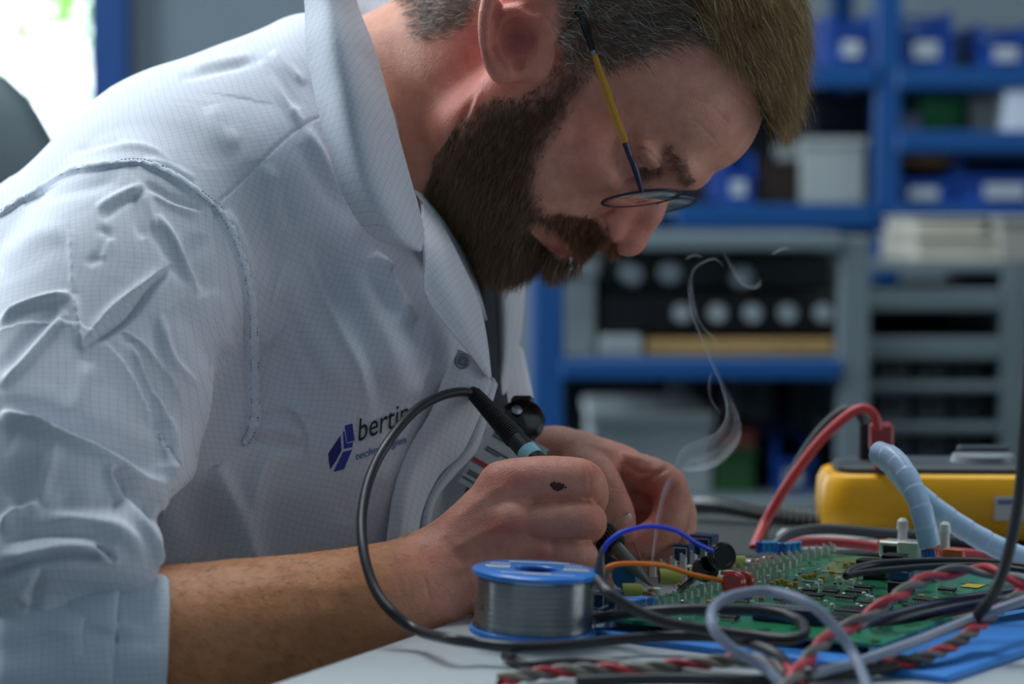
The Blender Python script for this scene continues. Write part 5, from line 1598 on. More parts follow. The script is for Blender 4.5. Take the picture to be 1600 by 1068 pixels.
sleeve_folds = [
    S(c1, [(280, 300), (284, 430), (290, 560)], 3.2, 1.6, 'v'), S(c1, [(0, 682), (60, 630), (160, 590), (288, 560)], 7, 3.4), S(c1, [(0, 676), (60, 624), (160, 584), (288, 555)], 2.5, 1.3, 'v'),
    S(c1, [(290, 560), (305, 660), (322, 772)], 4.5, 3.6, 'v'), S(c1, [(318, 772), (380, 690), (450, 610), (560, 525), (692, 428)], 5.5, 4.0, 'v'),
    S(c1, [(335, 762), (440, 700), (520, 640), (600, 530), (690, 436)], 7.5, -4.6), S(c1, [(465, 688), (560, 755), (655, 860), (700, 950), (735, 1045)], 5, 3.0, 'v'),
    S(c1, [(465, 688), (560, 775), (640, 880), (690, 1000)], 9, -2.2), S(c1, [(515, 740), (560, 860), (610, 980), (655, 1090)], 5, 3.0, 'v'), S(c1, [(560, 800), (620, 930), (670, 1060)], 9, -2.6),
    S(c1, [(625, 240), (680, 330), (730, 430), (790, 550)], 5.5, 3.0), S(c1, [(600, 290), (660, 390), (740, 520)], 8, -1.8), S(c1, [(640, 640), (660, 760), (700, 840), (780, 920)], 7, 3.0), S(c1, [(620, 640), (630, 780), (690, 880)], 11, -2.2),
    S(c1, [(0, 925), (120, 800), (262, 628)], 7, 3.4), S(c1, [(0, 870), (110, 740), (240, 620)], 12, -2.4), S(c1, [(380, 220), (470, 170), (572, 125)], 7, 2.0), S(c1, [(400, 260), (480, 200), (575, 150)], 7, -1.6),
    S(c1, [(575, 115), (680, 180), (800, 215)], 7, -2.4), S(c1, [(590, 150), (690, 205), (790, 235)], 6, 1.8), S(c1, [(540, 160), (545, 260), (570, 340)], 7, -1.8), S(c1, [(575, 150), (600, 240), (620, 300)], 6, 1.6),
    S(c1, [(870, 540), (890, 680), (905, 800)], 9, 2.0), S(c1, [(790, 320), (770, 420), (830, 560)], 14, -2.4), S(c1, [(380, 300), (430, 320), (400, 400), (340, 440)], 7, -1.6), S(c1, [(440, 330), (400, 420)], 6, 1.8),
    S(c1, [(120, 180), (300, 140), (480, 100)], 12, -1.6), S(c1, [(0, 440), (150, 330), (280, 310)], 18, 2.0), S(c1, [(700, 600), (800, 700), (870, 850)], 20, -2.2), S(c1, [(350, 830), (310, 960), (270, 1068)], 14, 2.2),
    S(c1, [(0, 1035), (100, 1065), (200, 1100)], 7, 3),
    S(c2, [(0, 62), (150, 128), (300, 190), (420, 232), (470, 270), (540, 318), (612, 332)], 11, 7.5), S(c2, [(0, 56), (150, 120), (300, 182), (410, 226)], 4, 2.2, 'v'),
    S(c2, [(0, 20), (200, 90), (420, 190), (560, 280)], 18, -4.0), S(c2, [(560, -20), (615, 95), (634, 230), (620, 320)], 6, 4.2, 'v'), S(c2, [(560, 60), (590, 150), (600, 260)], 12, -2.8),
    S(c2, [(402, 246), (412, 330), (470, 420), (540, 510), (585, 590), (588, 640)], 7.5, 6.0), S(c2, [(440, 270), (470, 350), (540, 400), (600, 400)], 16, -6.5), S(c2, [(430, 250), (440, 300), (480, 370)], 7, -4),
    S(c2, [(0, 492), (60, 435), (150, 402)], 8, 5.0), S(c2, [(150, 402), (170, 300), (200, 180)], 11, 3.0), S(c2, [(30, 300), (80, 380), (60, 420)], 16, -3),
    S(c2, [(0, 530), (100, 500), (220, 490), (350, 500), (420, 560)], 13, -6.5), S(c2, [(0, 590), (100, 590), (200, 568), (300, 560), (390, 590), (450, 625)], 9, 3.0), S(c2, [(360, 545), (400, 580), (430, 610)], 4.5, -6),
    S(c2, [(180, 450), (330, 470), (450, 500), (540, 600)], 12, 4.0), S(c2, [(0, 665), (120, 612), (240, 592), (350, 596)], 8, -6.5, 'rn'), S(c2, [(210, 360), (300, 400), (400, 400)], 20, -2.0),
    S(c2, [(160, 640), (130, 760), (120, 860)], 8, -3.5), S(c2, [(80, 720), (110, 780)], 6, 3), S(c2, [(150, 640), (80, 700), (20, 790)], 14, 3.5), S(c2, [(0, 860), (60, 960), (100, 1068)], 16, 4)]
torso_folds = [
    S(c3, [(400, 45), (450, 100), (500, 170), (545, 250)], 10, 5.5), S(c3, [(370, 60), (430, 140), (500, 240)], 14, -2.2), S(c3, [(190, 0), (260, 150), (330, 300), (385, 410), (410, 550)], 11, 4.5),
    S(c3, [(240, 0), (300, 130), (380, 280), (430, 400), (450, 560)], 20, -5.5), S(c3, [(140, 515), (185, 560), (210, 620), (212, 700)], 5, 2.8, 'v'), S(c3, [(150, 560), (190, 600), (200, 690)], 8, -1.8),
    S(c3, [(120, 520), (200, 545), (260, 520)], 5, 1.6), S(c3, [(60, 330), (110, 280), (150, 240)], 5, 1.6), S(c3, [(60, 380), (120, 320)], 6, -1.2), S(c3, [(30, 600), (110, 590), (200, 620)], 10, 2.6), S(c3, [(40, 560), (130, 550)], 9, -2.0),
    S(c3, [(90, 200), (110, 130), (140, 60)], 6, 1.6), S(c3, [(130, 250), (180, 380), (230, 480)], 12, 2), S(c3, [(330, 900), (350, 820), (460, 780)], 20, -2), S(c3, [(0, 620), (60, 640), (190, 660)], 9, -2.5),
    S(c7, [(1010, 240), (1060, 300), (1110, 390), (1180, 490)], 7, 3.4), S(c7, [(1060, 200), (1120, 260), (1190, 330)], 7, 2.4), S(c7, [(1040, 260), (1100, 330), (1160, 430)], 9, -2.2),
    S(c7, [(990, 240), (870, 265), (700, 300)], 7, -2.6), S(c7, [(1000, 220), (880, 240), (740, 270)], 8, 2.0), S(c7, [(1200, 500), (1250, 600), (1320, 730), (1410, 880)], 8, 3.6), S(c7, [(1180, 560), (1230, 680), (1320, 820)], 12, -3.0),
    S(c7, [(1080, 700), (1110, 800), (1140, 900)], 14, -2.4), S(c7, [(880, 820), (930, 930), (980, 1068)], 9, 2.6), S(c7, [(1040, 640), (1080, 760), (1060, 900)], 10, 1.6), S(c7, [(1440, 1000), (1520, 1060)], 9, 3),
    S(c7, [(250, 640), (400, 585), (560, 575), (680, 640)], 6, 2.0), S(c7, [(300, 600), (480, 545)], 7, -1.6), S(c7, [(830, 410), (860, 520), (940, 560)], 16, 1.5), S(c7, [(560, 620), (660, 650), (760, 700)], 6, 1.4)]
CV = sculpt(CV, CN, pxc, slv, sleeve_folds)
CV = sculpt(CV, CN, pxc, tor, torso_folds)
yoke = catmull([(334, 322), (380, 280), (430, 230), (470, 197), (500, 182)], 5)
CV = sculpt(CV, CN, pxc, tor, [(yoke, 2.0, -.9, 'rn')])

# weave coordinates (metres, lying on the cloth)
def weave_uv(V, ang, c=(0, 0)):
    a = math.radians(ang); x = V[:, 0] / 1000; z = V[:, 2] / 1000; y = V[:, 1] / 1000
    u = np.cos(a) * x + np.sin(a) * z; v = -np.sin(a) * x + np.cos(a) * z + .55 * (y - 1.3)
    return np.stack([u, v, 0 * u], 1)


WU = weave_uv(CV, -16); WS = weave_uv(CV, 8)
WY = weave_uv(CV, 28)
isyoke = (poly_dist(pxc, yoke)[1] < 0) & (pxc[:, 0] < 520) & (pxc[:, 1] < 330)
WC = np.where(onsl[:, None], WS, np.where(isyoke[:, None], WY, WU))
fs = onsl[CQ].all(1)


def submesh(V, Q, mask, *att):
    q = Q[mask]; u, inv = np.unique(q, return_inverse=True)
    return [V[u], inv.reshape(q.shape)] + [a[u] for a in att]


tv, tq, tw = submesh(CV, CQ, ~fs, WC); sv, sq, sw = submesh(CV, CQ, fs, WC)
coat = mesh_obj('lab_coat', tv / 1000, tq, coat_m, person, uv={'weave': tw})
sleeve = mesh_obj('sleeve', sv / 1000, sq, coat_m, coat, uv={'weave': sw})


def surf_point(px, py, off=0.0):
    """nearest coat vertex under a pixel (camera facing), mm"""
    idx = SURF_I
    d = ((pxc[idx] - np.array([px, py])) ** 2).sum(1)
    k = idx[np.argsort(d)[:10]]
    k = k[CV[k, 1] < CV[k, 1].min() + 6]
    n = nrm(CN[k].mean(0))
    dep = CV[k, 1].mean() / 1000
    return M(px, py, dep) + n * off, n


SURF_I = np.nonzero(cvis & (pxc[:, 0] > -60) & (pxc[:, 0] < 900) & (pxc[:, 1] > -60) & (pxc[:, 1] < 1150))[0]


def seam_band(line, width, name, off=1.2, th=1.6, puck=.9, stitches=True, parent=None, close=6):
    L2 = catmull(line, close); A = []; nn = []
    for p in L2:
        q, n = surf_point(*p); A.append(q); nn.append(n)
    A = np.array(A); nn = np.array(nn)
    for _ in range(3):
        A[1:-1] = (A[:-2] + 2 * A[1:-1] + A[2:]) / 4; nn[1:-1] = (nn[:-2] + 2 * nn[1:-1] + nn[2:]) / 4
    tg = np.gradient(A, axis=0); tg /= np.linalg.norm(tg, axis=1, keepdims=True)
    w = np.cross(tg, nn); w /= np.linalg.norm(w, axis=1, keepdims=True)
    m = len(A); wv = np.linspace(-1, 1, 7); rg = np.random.default_rng(len(name) + m)
    ph = np.cumsum(np.linalg.norm(np.diff(A, axis=0, prepend=A[:1]), axis=1))
    pk = puck * (np.sin(ph * 1.05 + 1.5 * np.sin(ph * .31)) * .5 + .35 * np.sin(ph * 2.3))
    tp = np.clip(np.minimum(ph + 6, ph[-1] - ph + 1.5) / 14, .12, 1)
    G = A[:, None] - nn[:, None] * ((1 - tp) * 1.6)[:, None, None] + w[:, None] * (wv[None, :] * (width / 2 * tp)[:, None])[:, :, None] + nn[:, None] * (off + (1 - np.abs(wv) ** 4)[None, :] * (1.0 + pk[:, None]) * .9 - (np.abs(wv) ** 4)[None, :] * (off + 1.2))[..., None]
    V, F = shell(G, th)
    uvv = weave_uv(V, 45)
    o = mesh_obj(name, V / 1000, F, seam_m, parent, uv={'weave': uvv})
    if stitches:
        sb = MB()
        for s in np.arange(0, ph[-1], 2.0):
            a = [np.interp(s + e, ph, A[:, i]) for e in (0, 1.2) for i in range(3)]
            wi = np.array([np.interp(s, ph, w[:, i]) for i in range(3)]); ni = np.array([np.interp(s, ph, nn[:, i]) for i in range(3)])
            for side in (.62, -.55):
                o2 = wi * width / 2 * side + ni * (off + .9)
                sb.tube(np.array([a[:3], a[3:]]) / 1000 + o2 / 1000, .00030, 4, spline=False)
        so = sb.build('stitching', stitch_m, o); so['kind'] = 'stuff'
    return o


ARM = [(0, 338), (28, 318), (50, 306), (75, 290), (110, 270), (150, 262), (200, 256), (222, 256), (250, 266), (290, 290), (334, 322), (352, 350), (366, 382), (380, 425), (390, 480), (394, 540), (396, 600), (397, 640), (392, 672), (380, 694)]
seam_band(ARM[:8], 6.0, 'shoulder_seam', parent=coat)
seam_band(ARM[7:11], 6.4, 'shoulder_seam', parent=coat, puck=1.1)
seam_band(ARM[10:], 7.6, 'armhole_seam', parent=coat, puck=1.6, off=1.6)


def cloth_patch(name, rows, th=1.3, parent=None, nu=7, nv=7, ang=20, mat=None, ripple=0.0, seed=0):
    """rows of (px,py,depth[m]); a sewn piece of cloth with thickness"""
    A = [[M(*p) for p in r] for r in rows]
    G = patch_grid(A, nu, nv)
    if ripple:
        N_ = grid_normals(G); rg = np.random.default_rng(seed)
        s = np.arange(G.shape[0])[:, None]; t = np.arange(G.shape[1])[None]
        G = G + N_ * (ripple * (np.sin(s * .35 + t * .12 + rg.uniform(0, 6)) * .6 + .4 * np.sin(t * .4 - s * .2)))[..., None]
    V, F = shell(G, th)
    return mesh_obj(name, V / 1000, F, mat or coat_m, parent or coat, uv={'weave': weave_uv(V, ang)}, sharp_angle=50)


# the collar: stands round the neck and folds down to a point
cloth_patch('collar', [
    [(470, -60, 1.335), (508, -75, 1.322), (540, -70, 1.345)],
    [(478, 10, 1.325), (520, -2, 1.306), (556, 5, 1.335)],
    [(479, 70, 1.312), (530, 62, 1.290), (583, 75, 1.322)],
    [(492, 140, 1.302), (545, 135, 1.280), (604, 148, 1.312)],
    [(508, 210, 1.294), (560, 210, 1.276), (622, 215, 1.306)],
    [(528, 280, 1.290), (580, 285, 1.276), (640, 280, 1.304)],
    [(556, 338, 1.290), (605, 335, 1.280), (652, 322, 1.306)],
    [(590, 372, 1.294), (628, 372, 1.288), (660, 358, 1.308)],
    [(652, 390, 1.304), (657, 391, 1.305), (662, 388, 1.310)]], th=1.8, ang=-24)
cloth_patch('collar', [
    [(548, -30, 1.50), (590, -40, 1.53), (640, -30, 1.56)],
    [(549, 10, 1.48), (600, 0, 1.51), (648, 8, 1.56)],
    [(556, 34, 1.475), (600, 12, 1.50), (650, 20, 1.55)]], th=1.6, ang=10)
# near lapel: rolled back from the front edge
cloth_patch('lapel', [
    [(655, 352, 1.315), (660, 330, 1.335), (655, 296, 1.365)],
    [(663, 400, 1.303), (690, 390, 1.318), (690, 352, 1.350)],
    [(663, 455, 1.299), (700, 440, 1.308), (724, 420, 1.335)],
    [(690, 500, 1.302), (722, 490, 1.308), (748, 476, 1.328)],
    [(724, 540, 1.308), (742, 532, 1.312), (759, 528, 1.325)],
    [(762, 592, 1.318), (764, 590, 1.318), (766, 586, 1.320)]], th=1.6, ang=-42)
# front placket running down from the lapel, its edge turning over
cloth_patch('front_placket', [
    [(716, 545, 1.314), (742, 560, 1.317), (764, 590, 1.322), (766, 598, 1.335)],
    [(690, 598, 1.312), (716, 612, 1.314), (745, 640, 1.322), (750, 648, 1.338)],
    [(672, 645, 1.310), (694, 664, 1.310), (719, 698, 1.318), (722, 706, 1.334)],
    [(640, 700, 1.308), (658, 716, 1.305), (682, 736, 1.314), (685, 744, 1.330)],
    [(618, 760, 1.304), (634, 770, 1.300), (657, 790, 1.312), (659, 798, 1.328)],
    [(608, 820, 1.304), (626, 828, 1.300), (650, 838, 1.312), (651, 846, 1.328)],
    [(600, 900, 1.306), (622, 905, 1.300), (648, 908, 1.312), (648, 915, 1.328)]], th=1.6, ang=-14, nv=5)
cloth_patch('front_fold', [
    [(762, 580, 1.345), (768, 590, 1.336), (776, 600, 1.340), (770, 590, 1.362)],
    [(742, 640, 1.340), (752, 648, 1.330), (760, 655, 1.336), (752, 650, 1.360)],
    [(718, 690, 1.338), (732, 700, 1.327), (743, 703, 1.334), (736, 702, 1.355)],
    [(680, 730, 1.334), (698, 740, 1.323), (712, 738, 1.330), (706, 740, 1.350)],
    [(655, 782, 1.330), (670, 785, 1.320), (680, 780, 1.326), (676, 784, 1.345)],
    [(647, 838, 1.328), (660, 838, 1.320), (668, 838, 1.325), (664, 840, 1.342)]], th=1.4, ang=-40, nv=5)
# dark shirt showing at the throat
shirt_m = simple('navy_shirt', '20242f', .85, bump=.3, bscale=300)
cloth_patch('shirt', [
    [(650, 290, 1.40), (690, 300, 1.40), (740, 330, 1.45), (800, 380, 1.50)],
    [(680, 390, 1.39), (715, 400, 1.385), (760, 410, 1.42), (800, 430, 1.48)],
    [(720, 500, 1.38), (745, 500, 1.375), (770, 505, 1.41), (800, 520, 1.47)],
    [(745, 640, 1.385), (760, 640, 1.38), (780, 640, 1.40), (800, 640, 1.45)]], th=1.5, mat=shirt_m)
stand_m = coat_m
cloth_patch('inner_facing', [
    [(648, 298, 1.345), (660, 306, 1.360), (672, 322, 1.385)],
    [(672, 330, 1.345), (690, 345, 1.360), (712, 372, 1.385)],
    [(700, 385, 1.345), (716, 400, 1.360), (738, 425, 1.385)],
    [(735, 455, 1.345), (748, 470, 1.36), (760, 500, 1.385)]], th=1.4, ang=-40)
# far side of the coat: lapel and hanging front
cloth_patch('lapel', [
    [(760, 350, 1.47), (790, 400, 1.45), (815, 410, 1.47), (825, 400, 1.50)],
    [(748, 430, 1.45), (782, 440, 1.43), (806, 436, 1.45), (821, 428, 1.48)],
    [(762, 500, 1.43), (788, 500, 1.42), (808, 495, 1.44), (817, 486, 1.47)],
    [(772, 560, 1.42), (788, 560, 1.415), (800, 552, 1.43), (809, 540, 1.45)],
    [(768, 625, 1.41), (780, 620, 1.41), (790, 610, 1.42), (800, 590, 1.44)]], th=1.5, ang=-8)
cloth_patch('front_panel', [
    [(778, 540, 1.45), (790, 540, 1.44), (808, 540, 1.45), (815, 545, 1.47)],
    [(768, 590, 1.43), (790, 590, 1.43), (815, 585, 1.45), (826, 592, 1.47)],
    [(762, 640, 1.42), (790, 630, 1.43), (822, 620, 1.45), (832, 628, 1.47)],
    [(752, 700, 1.42), (780, 690, 1.43), (815, 668, 1.45), (826, 660, 1.47)],
    [(740, 760, 1.43), (770, 750, 1.44), (800, 735, 1.46), (815, 720, 1.48)],
    [(700, 850, 1.44), (740, 850, 1.45), (790, 830, 1.47), (800, 820, 1.49)]], th=1.5, ang=12)
# turned-up cuff: three overlapping bands round the forearm
def cuff_band(name, x0, x1, r0, r1, th, ang, wob=1.0, seed=0):
    c0 = M(x0[0], x0[1], x0[2]); c1_ = M(x1[0], x1[1], x1[2]); ax = nrm(c1_ - c0)
    up = nrm(np.array([0, 0, 1.0]) - ax * ax[2]); sd = np.cross(ax, up)
    n = 72; th_ = np.linspace(0, 2 * np.pi, n, endpoint=False); rg = np.random.default_rng(seed)
    prof = [(0, r0 - th * .5), (0.02, r0 + th * .5), (.25, r0 * .75 + r1 * .25 + th * .9), (.6, r0 * .4 + r1 * .6 + th), (.9, r1 + th * .9), (1.0, r1 + th * .2), (.985, r1 - th * .7), (.6, r1 - th), (0, r0 - th)]
    V = []
    for t, r in prof:
        c = c0 * (1 - t) + c1_ * t
        rr = r + wob * (np.sin(th_ * 3 + t * 3 + seed) * .9 + .6 * np.sin(th_ * 7 - t * 2 + seed * 2) + .4 * np.sin(th_ * 13 + seed))
        V.append(c + np.cos(th_)[:, None] * up * rr[:, None] + np.sin(th_)[:, None] * sd * rr[:, None] * 1.04)
    m = len(prof); V = np.concatenate(V)
    i, j = np.meshgrid(np.arange(m), np.arange(n), indexing='ij'); i = i.ravel(); j = j.ravel(); i2 = (i + 1) % m; j2 = (j + 1) % n
    F = np.stack([i * n + j, i * n + j2, i2 * n + j2, i2 * n + j], 1)
    V2, F2 = quad_subdiv(V, F)
    N2 = vert_normals(V2, F2); p2 = proj(V2 / 1000)
    V2 = sculpt(V2, N2, p2, visible(V2, N2), CUFF_FOLDS)
    u = weave_uv(V2, ang)
    return mesh_obj(name, V2 / 1000, F2, seam_m, coat, uv={'weave': u})


CUFF_FOLDS = [S(c2, [(310, 825), (360, 845), (415, 855)], 3.5, 1.8, 'v'), S(c2, [(420, 850), (500, 870), (555, 890)], 3.5, 2.0, 'v'), S(c2, [(130, 860), (200, 868), (280, 892)], 5, 2.4), S(c2, [(510, 800), (545, 880), (550, 940)], 6, -2),
              S(c2, [(180, 740), (240, 720), (300, 640)], 10, 3), S(c2, [(170, 700), (250, 680)], 9, -2.5), S(c2, [(320, 870), (420, 900), (500, 910)], 8, -1.5)]
cuff_band('cuff', (20, 1035, 1.150), (152, 1034, 1.151), 42.5, 44, 1.4, 4, 1.4, 1)
cuff_band('cuff', (110, 1034, 1.1505), (186, 1036, 1.153), 44, 45, 1.6, 6, .8, 2)
cuff_band('cuff', (168, 1035, 1.152), (252, 1038, 1.157), 43.5, 45, 1.9, 7, .6, 3)


def sphere_cap(mb, c, n, R, h, seg=20):
    prof = [(R, 0), (R, h * .45), (R * .86, h), (R * .62, h * .8), (R * .55, h * .35), (R * .3, h * .3), (R * .28, h * .75), (R * .05, h * .85)]
    mb.lathe(prof, c, n, seg)


bt = MB(); sphere_cap(bt, M(722, 564, 1.308) / 1000, nrm([.10, -1, .12]), .0043, .0022)
bt.build('snap_button', simple('button_metal', '7d8088', .35, metal=.6), coat)
# ================================================================ soldering iron in the right hand
it = P(1017, 914, 1.222); i0 = P(738, 612, 1.315)
ax = nrm(it - i0); Li = np.linalg.norm(it - i0)
def ia(px):                                             # distance along the iron whose pixel x is px
    lo, hi = 0.0, Li
    for _ in range(40):
        m = (lo + hi) / 2
        if proj((i0 + ax * m)[None])[0, 0] < px: lo = m
        else: hi = m
    return lo
iron = empty('soldering_iron', i0, 'black soldering iron with pale blue ring held in his right hand', 'soldering iron')
grip_m = simple('iron_black', '1a1c20', .5, bump=.08, bscale=600)
prof = []; t0, t1 = 0.0, ia(822)
nr = 26
prof = [(.0018, -.001), (.0030, -.001), (.0034, 0)]
for k in range(nr):
    s = t0 + .0015 + (ia(806) - .0015) * k / nr; w_ = (ia(806)) / nr; r = .0034 + .0020 * k / nr
    prof += [(r, s), (r + .0008, s + w_ * .2), (r + .0008, s + w_ * .5), (r, s + w_ * .75)]
prof += [(.0055, ia(808)), (.0057, t1)]
MB().lathe(prof, i0, ax, 28).build('strain_relief', grip_m, iron)
MB().lathe([(.0056, 0), (.00595, .0003), (.00595, ia(834) - t1 - .0003), (.0056, ia(834) - t1)], i0 + ax * t1, ax, 32).build('blue_ring', simple('ring_pale_blue', '8fd0dc', .35), iron)
MB().lathe([(.0056, 0), (.0057, .02), (.0060, .05), (.0060, ia(944) - ia(834))], i0 + ax * ia(834), ax, 28).build('handle', grip_m, iron)
nut = MB(); n0 = ia(941); nl = ia(962) - n0; nn2 = 44
V = []; F = []
ud = nrm(np.cross(ax, [.2, .9, .3])); wd_ = np.cross(ax, ud)
for h_, s_ in ((0, .85), (.0006, 1), (nl - .0006, 1), (nl, .8)):
    for j in range(nn2):
        r = (.0070 if j % 2 else .0064) * s_; a = 2 * math.pi * j / nn2
        V.append(i0 + ax * (n0 + h_) + r * (math.cos(a) * ud + math.sin(a) * wd_))
for i in range(3):
    for j in range(nn2): k = (j + 1) % nn2; F.append((i * nn2 + j, i * nn2 + k, (i + 1) * nn2 + k, (i + 1) * nn2 + j))
F += [tuple(range(nn2))[::-1], tuple(range(3 * nn2, 4 * nn2))]
MB().add(V, F).build('knurled_nut', simple('nut_black', '0e0f11', .5), iron, smooth=False)
b0 = ia(960)
MB().lathe([(.0038, 0), (.0036, ia(995) - b0), (.0026, ia(998) - b0), (.0022, ia(1004) - b0), (.0007, Li - b0 - .0006), (.0004, Li - b0)], i0 + ax * b0, ax, 24).build('barrel_and_tip', simple('barrel_steel', '6f706b', .38, metal=.7), iron)
cord = [P(741, 616, 1.3152), P(722, 612, 1.305), P(690, 618, 1.285), P(650, 640, 1.255), P(610, 685, 1.225), P(580, 740, 1.205), P(566, 800, 1.185), P(568, 860, 1.165), P(584, 915, 1.150), P(612, 955, 1.138), P(652, 984, 1.130), T(700, 997, .012), T(745, 1004, .010), T(800, 1010, .009), T(880, 1008, .008), T(970, 998, .008), T(1060, 993, .009), T(1130, 996, .010), T(1190, 1010, .010), T(1225, 1032, .007), T(1236, 1068, .004), T(1236, 1110, .004)]
MB().tube(cord, .0026, 12, step=12).build('power_cord', rubber_m, iron)

# ================================================================ glasses
gm = simple('frame_violet_grey', '2c2c44', .35, metal=.5); gsil = simple('frame_silver', '9aa0a8', .25, metal=.9)
gb = simple('temple_tip_black', '0f1114', .35); gy = simple('temple_amber', 'c58a2a', .35, noise=.15, nscale=120)
gls = empty('glasses', hp(100, 8), 'round thin-framed glasses worn low on his nose', 'glasses')
def glens(c, e1, e2, r, rimmat, nm):
    th = np.linspace(0, 2 * np.pi, 61); ring = c + (r * np.cos(th))[:, None] * e1 + (r * .92 * np.sin(th))[:, None] * e2
    V, F = sweep(ring[:-1], np.full(60, .00062), 8)
    for j in range(8): F.append((59 * 8 + j, 59 * 8 + (j + 1) % 8, (j + 1) % 8, j))
    rim = mesh_obj('rim', V, F, rimmat, gls)
    nn3 = np.cross(e1, e2); rr = [(0.0001, .0016), (.3, .0015), (.6, .0011), (.85, .0006), (.985, 0)]
    V = []; 
    for q, h_ in rr:
        V += list(c + nn3 * (h_) + (r * q * np.cos(th[:-1]))[:, None] * e1 + (r * .92 * q * np.sin(th[:-1]))[:, None] * e2)
    for q, h_ in rr[::-1]:
        V += list(c + nn3 * (h_ - .0014) + (r * q * np.cos(th[:-1]))[:, None] * e1 + (r * .92 * q * np.sin(th[:-1]))[:, None] * e2)
    F = []; m = len(rr) * 2
    for i in range(m):
        for j in range(60): k = (j + 1) % 60; i2 = (i + 1) % m; F.append((i * 60 + j, i * 60 + k, i2 * 60 + k, i2 * 60 + j))
    mesh_obj('lens', np.array(V), np.array(F), lens_m, rim)
    return ring
lens_m = simple('spectacle_glass', 'eef4ff', .05, trans=1.0, ior=1.06, coat=.15)
a_ = M(940, 317, 1.333) / 1000; b_ = M(1062, 303, 1.333) / 1000; cn = (a_ + b_) / 2; e1 = nrm(b_ - a_); rl = np.linalg.norm(b_ - a_) / 2
e2 = nrm(r_ - e1 * (r_ @ e1) + 0 * e1); e2 = nrm(e2 + np.array([0, 0, .10])); e2 = nrm(e2 - e1 * (e2 @ e1))
glens(cn, e1, e2, rl, gm, 'near')
cf = cn - r_ * .064; glens(cf, e1, e2, rl, gm, 'far')
br = MB().tube([cn - e2 * rl * .88 + e1 * .010, (cn + cf) / 2 + e1 * .014 + np.array([.002, 0, .004]), cf + e2 * rl * .88 + e1 * .010], .0009, 8); br.build('bridge', gm, gls)
hin = cn + e2 * rl * .90
for s_, near in ((1, True), (-1, False)):
    off = np.zeros(3) if near else -r_ * .150 + 0
    pts = [P(1001, 291, 1.312), P(992, 262, 1.309), P(984, 243, 1.307), P(976, 220, 1.305)]
    pts = [p + off for p in pts]
    if near: pts[0] = hin
    else: pts[0] = cf - e2 * rl * .90
    w1 = MB().tube(pts, [.0013, .0019, .0016, .0019], 10); w1.build('hinge_arm', gm, gls)
    p2 = [P(977, 222, 1.305) + off, P(960, 180, 1.303) + off, P(945, 135, 1.302) + off, P(929, 86, 1.301) + off]
    MB().tube(p2, [.0020, .0024, .0022, .0016], 10).build('temple_arm', gy, gls)
    MB().tube([P(929, 86, 1.301) + off, P(926, 79, 1.301) + off], .0019, 10, spline=False).build('metal_collar', gsil, gls)
    p3 = [P(926, 79, 1.301) + off, P(917, 50, 1.301) + off, P(906, 22, 1.302) + off, P(893, 5, 1.304) + off, P(873, -6, 1.307) + off, P(850, -22, 1.309) + off, P(822, -50, 1.314) + off, P(790, -60, 1.320) + off, P(768, -40, 1.324) + off]
    MB().tube(p3, [.0018, .0026, .0026, .0024, .0020, .0018], 10).build('temple_tip', gb, gls)

# ================================================================ badge and reel hanging on the coat
bd = empty('id_badge', P(780, 720, 1.36), 'plastic identity badge with a red stripe hanging at his chest', 'badge')
tl, tr, br_, bl = P(772, 652, 1.352), P(858, 702, 1.362), P(812, 806, 1.350), P(716, 752, 1.340)
bu = nrm(tr - tl); bv = nrm(bl - tl); bn = nrm(np.cross(bu, bv)); bn = bn if bn[1] < 0 else -bn
bw, bh = np.linalg.norm(tr - tl), np.linalg.norm(bl - tl)
def bquad(u0_, v0_, u1_, v1_, h_, name, mat, parent):
    pts = [tl + bu * bw * u + bv * bh * v + bn * h_ for u, v in ((u0_, v0_), (u1_, v0_), (u1_, v1_), (u0_, v1_))]
    q = pts + [p - bn * .0005 for p in pts]
    return MB().add(q, [(0, 1, 2, 3), (7, 6, 5, 4), (0, 4, 5, 1), (1, 5, 6, 2), (2, 6, 7, 3), (3, 7, 4, 0)]).build(name, mat, parent, smooth=False)
ink = simple('badge_ink', '4a5358', .6)
cardb = bquad(0, 0, 1, 1, 0, 'card', simple('badge_white', 'aeb6b8', .5), bd)
bquad(.02, .60, .80, .66, .0006, 'red_stripe', simple('badge_red', 'a02a35', .5), cardb)
bquad(.62, .40, .95, .60, .0006, 'green_mark', simple('badge_green', '1f6a44', .5), cardb)
bquad(.10, .04, .45, .10, .0006, 'green_mark', bpy.data.materials['badge_green'], cardb)
for v, u0_, u1_ in ((.13, .12, .42), (.17, .12, .38), (.21, .12, .44), (.38, .12, .50), (.42, .12, .36), (.78, .05, .45), (.82, .05, .42), (.90, .02, .62)):
    bquad(u0_, v, u1_, v + .018, .0006, 'print_line', ink, cardb)
rl_ = empty('badge_reel', P(812, 655, 1.372), 'glossy black retractable badge reel clipped to the far front', 'badge reel')
c = P(815, 662, 1.365); n_ax = nrm([.15, -1, .75])
MB().lathe([(.004, 0), (.0115, .0005), (.0128, .002), (.0128, .006), (.011, .0085), (.006, .0100), (.001, .0104)], c, n_ax, 36).build('case', gl, rl_)
MB().lathe([(.0030, 0), (.0030, .0012), (.001, .0016)], c + n_ax * .0102 + np.array([-.004, 0, .002]), n_ax, 16).build('silver_stud', gsil, rl_)
MB().box(P(816, 630, 1.368), (.013, .006, .009), bev=.002).build('strap', dark_m, rl_, smooth=False)
MB().tube([c + np.array([.004, 0, -.010]), P(832, 690, 1.362), P(836, 708, 1.361)], .0022, 8).build('badge_clip', gl, rl_)

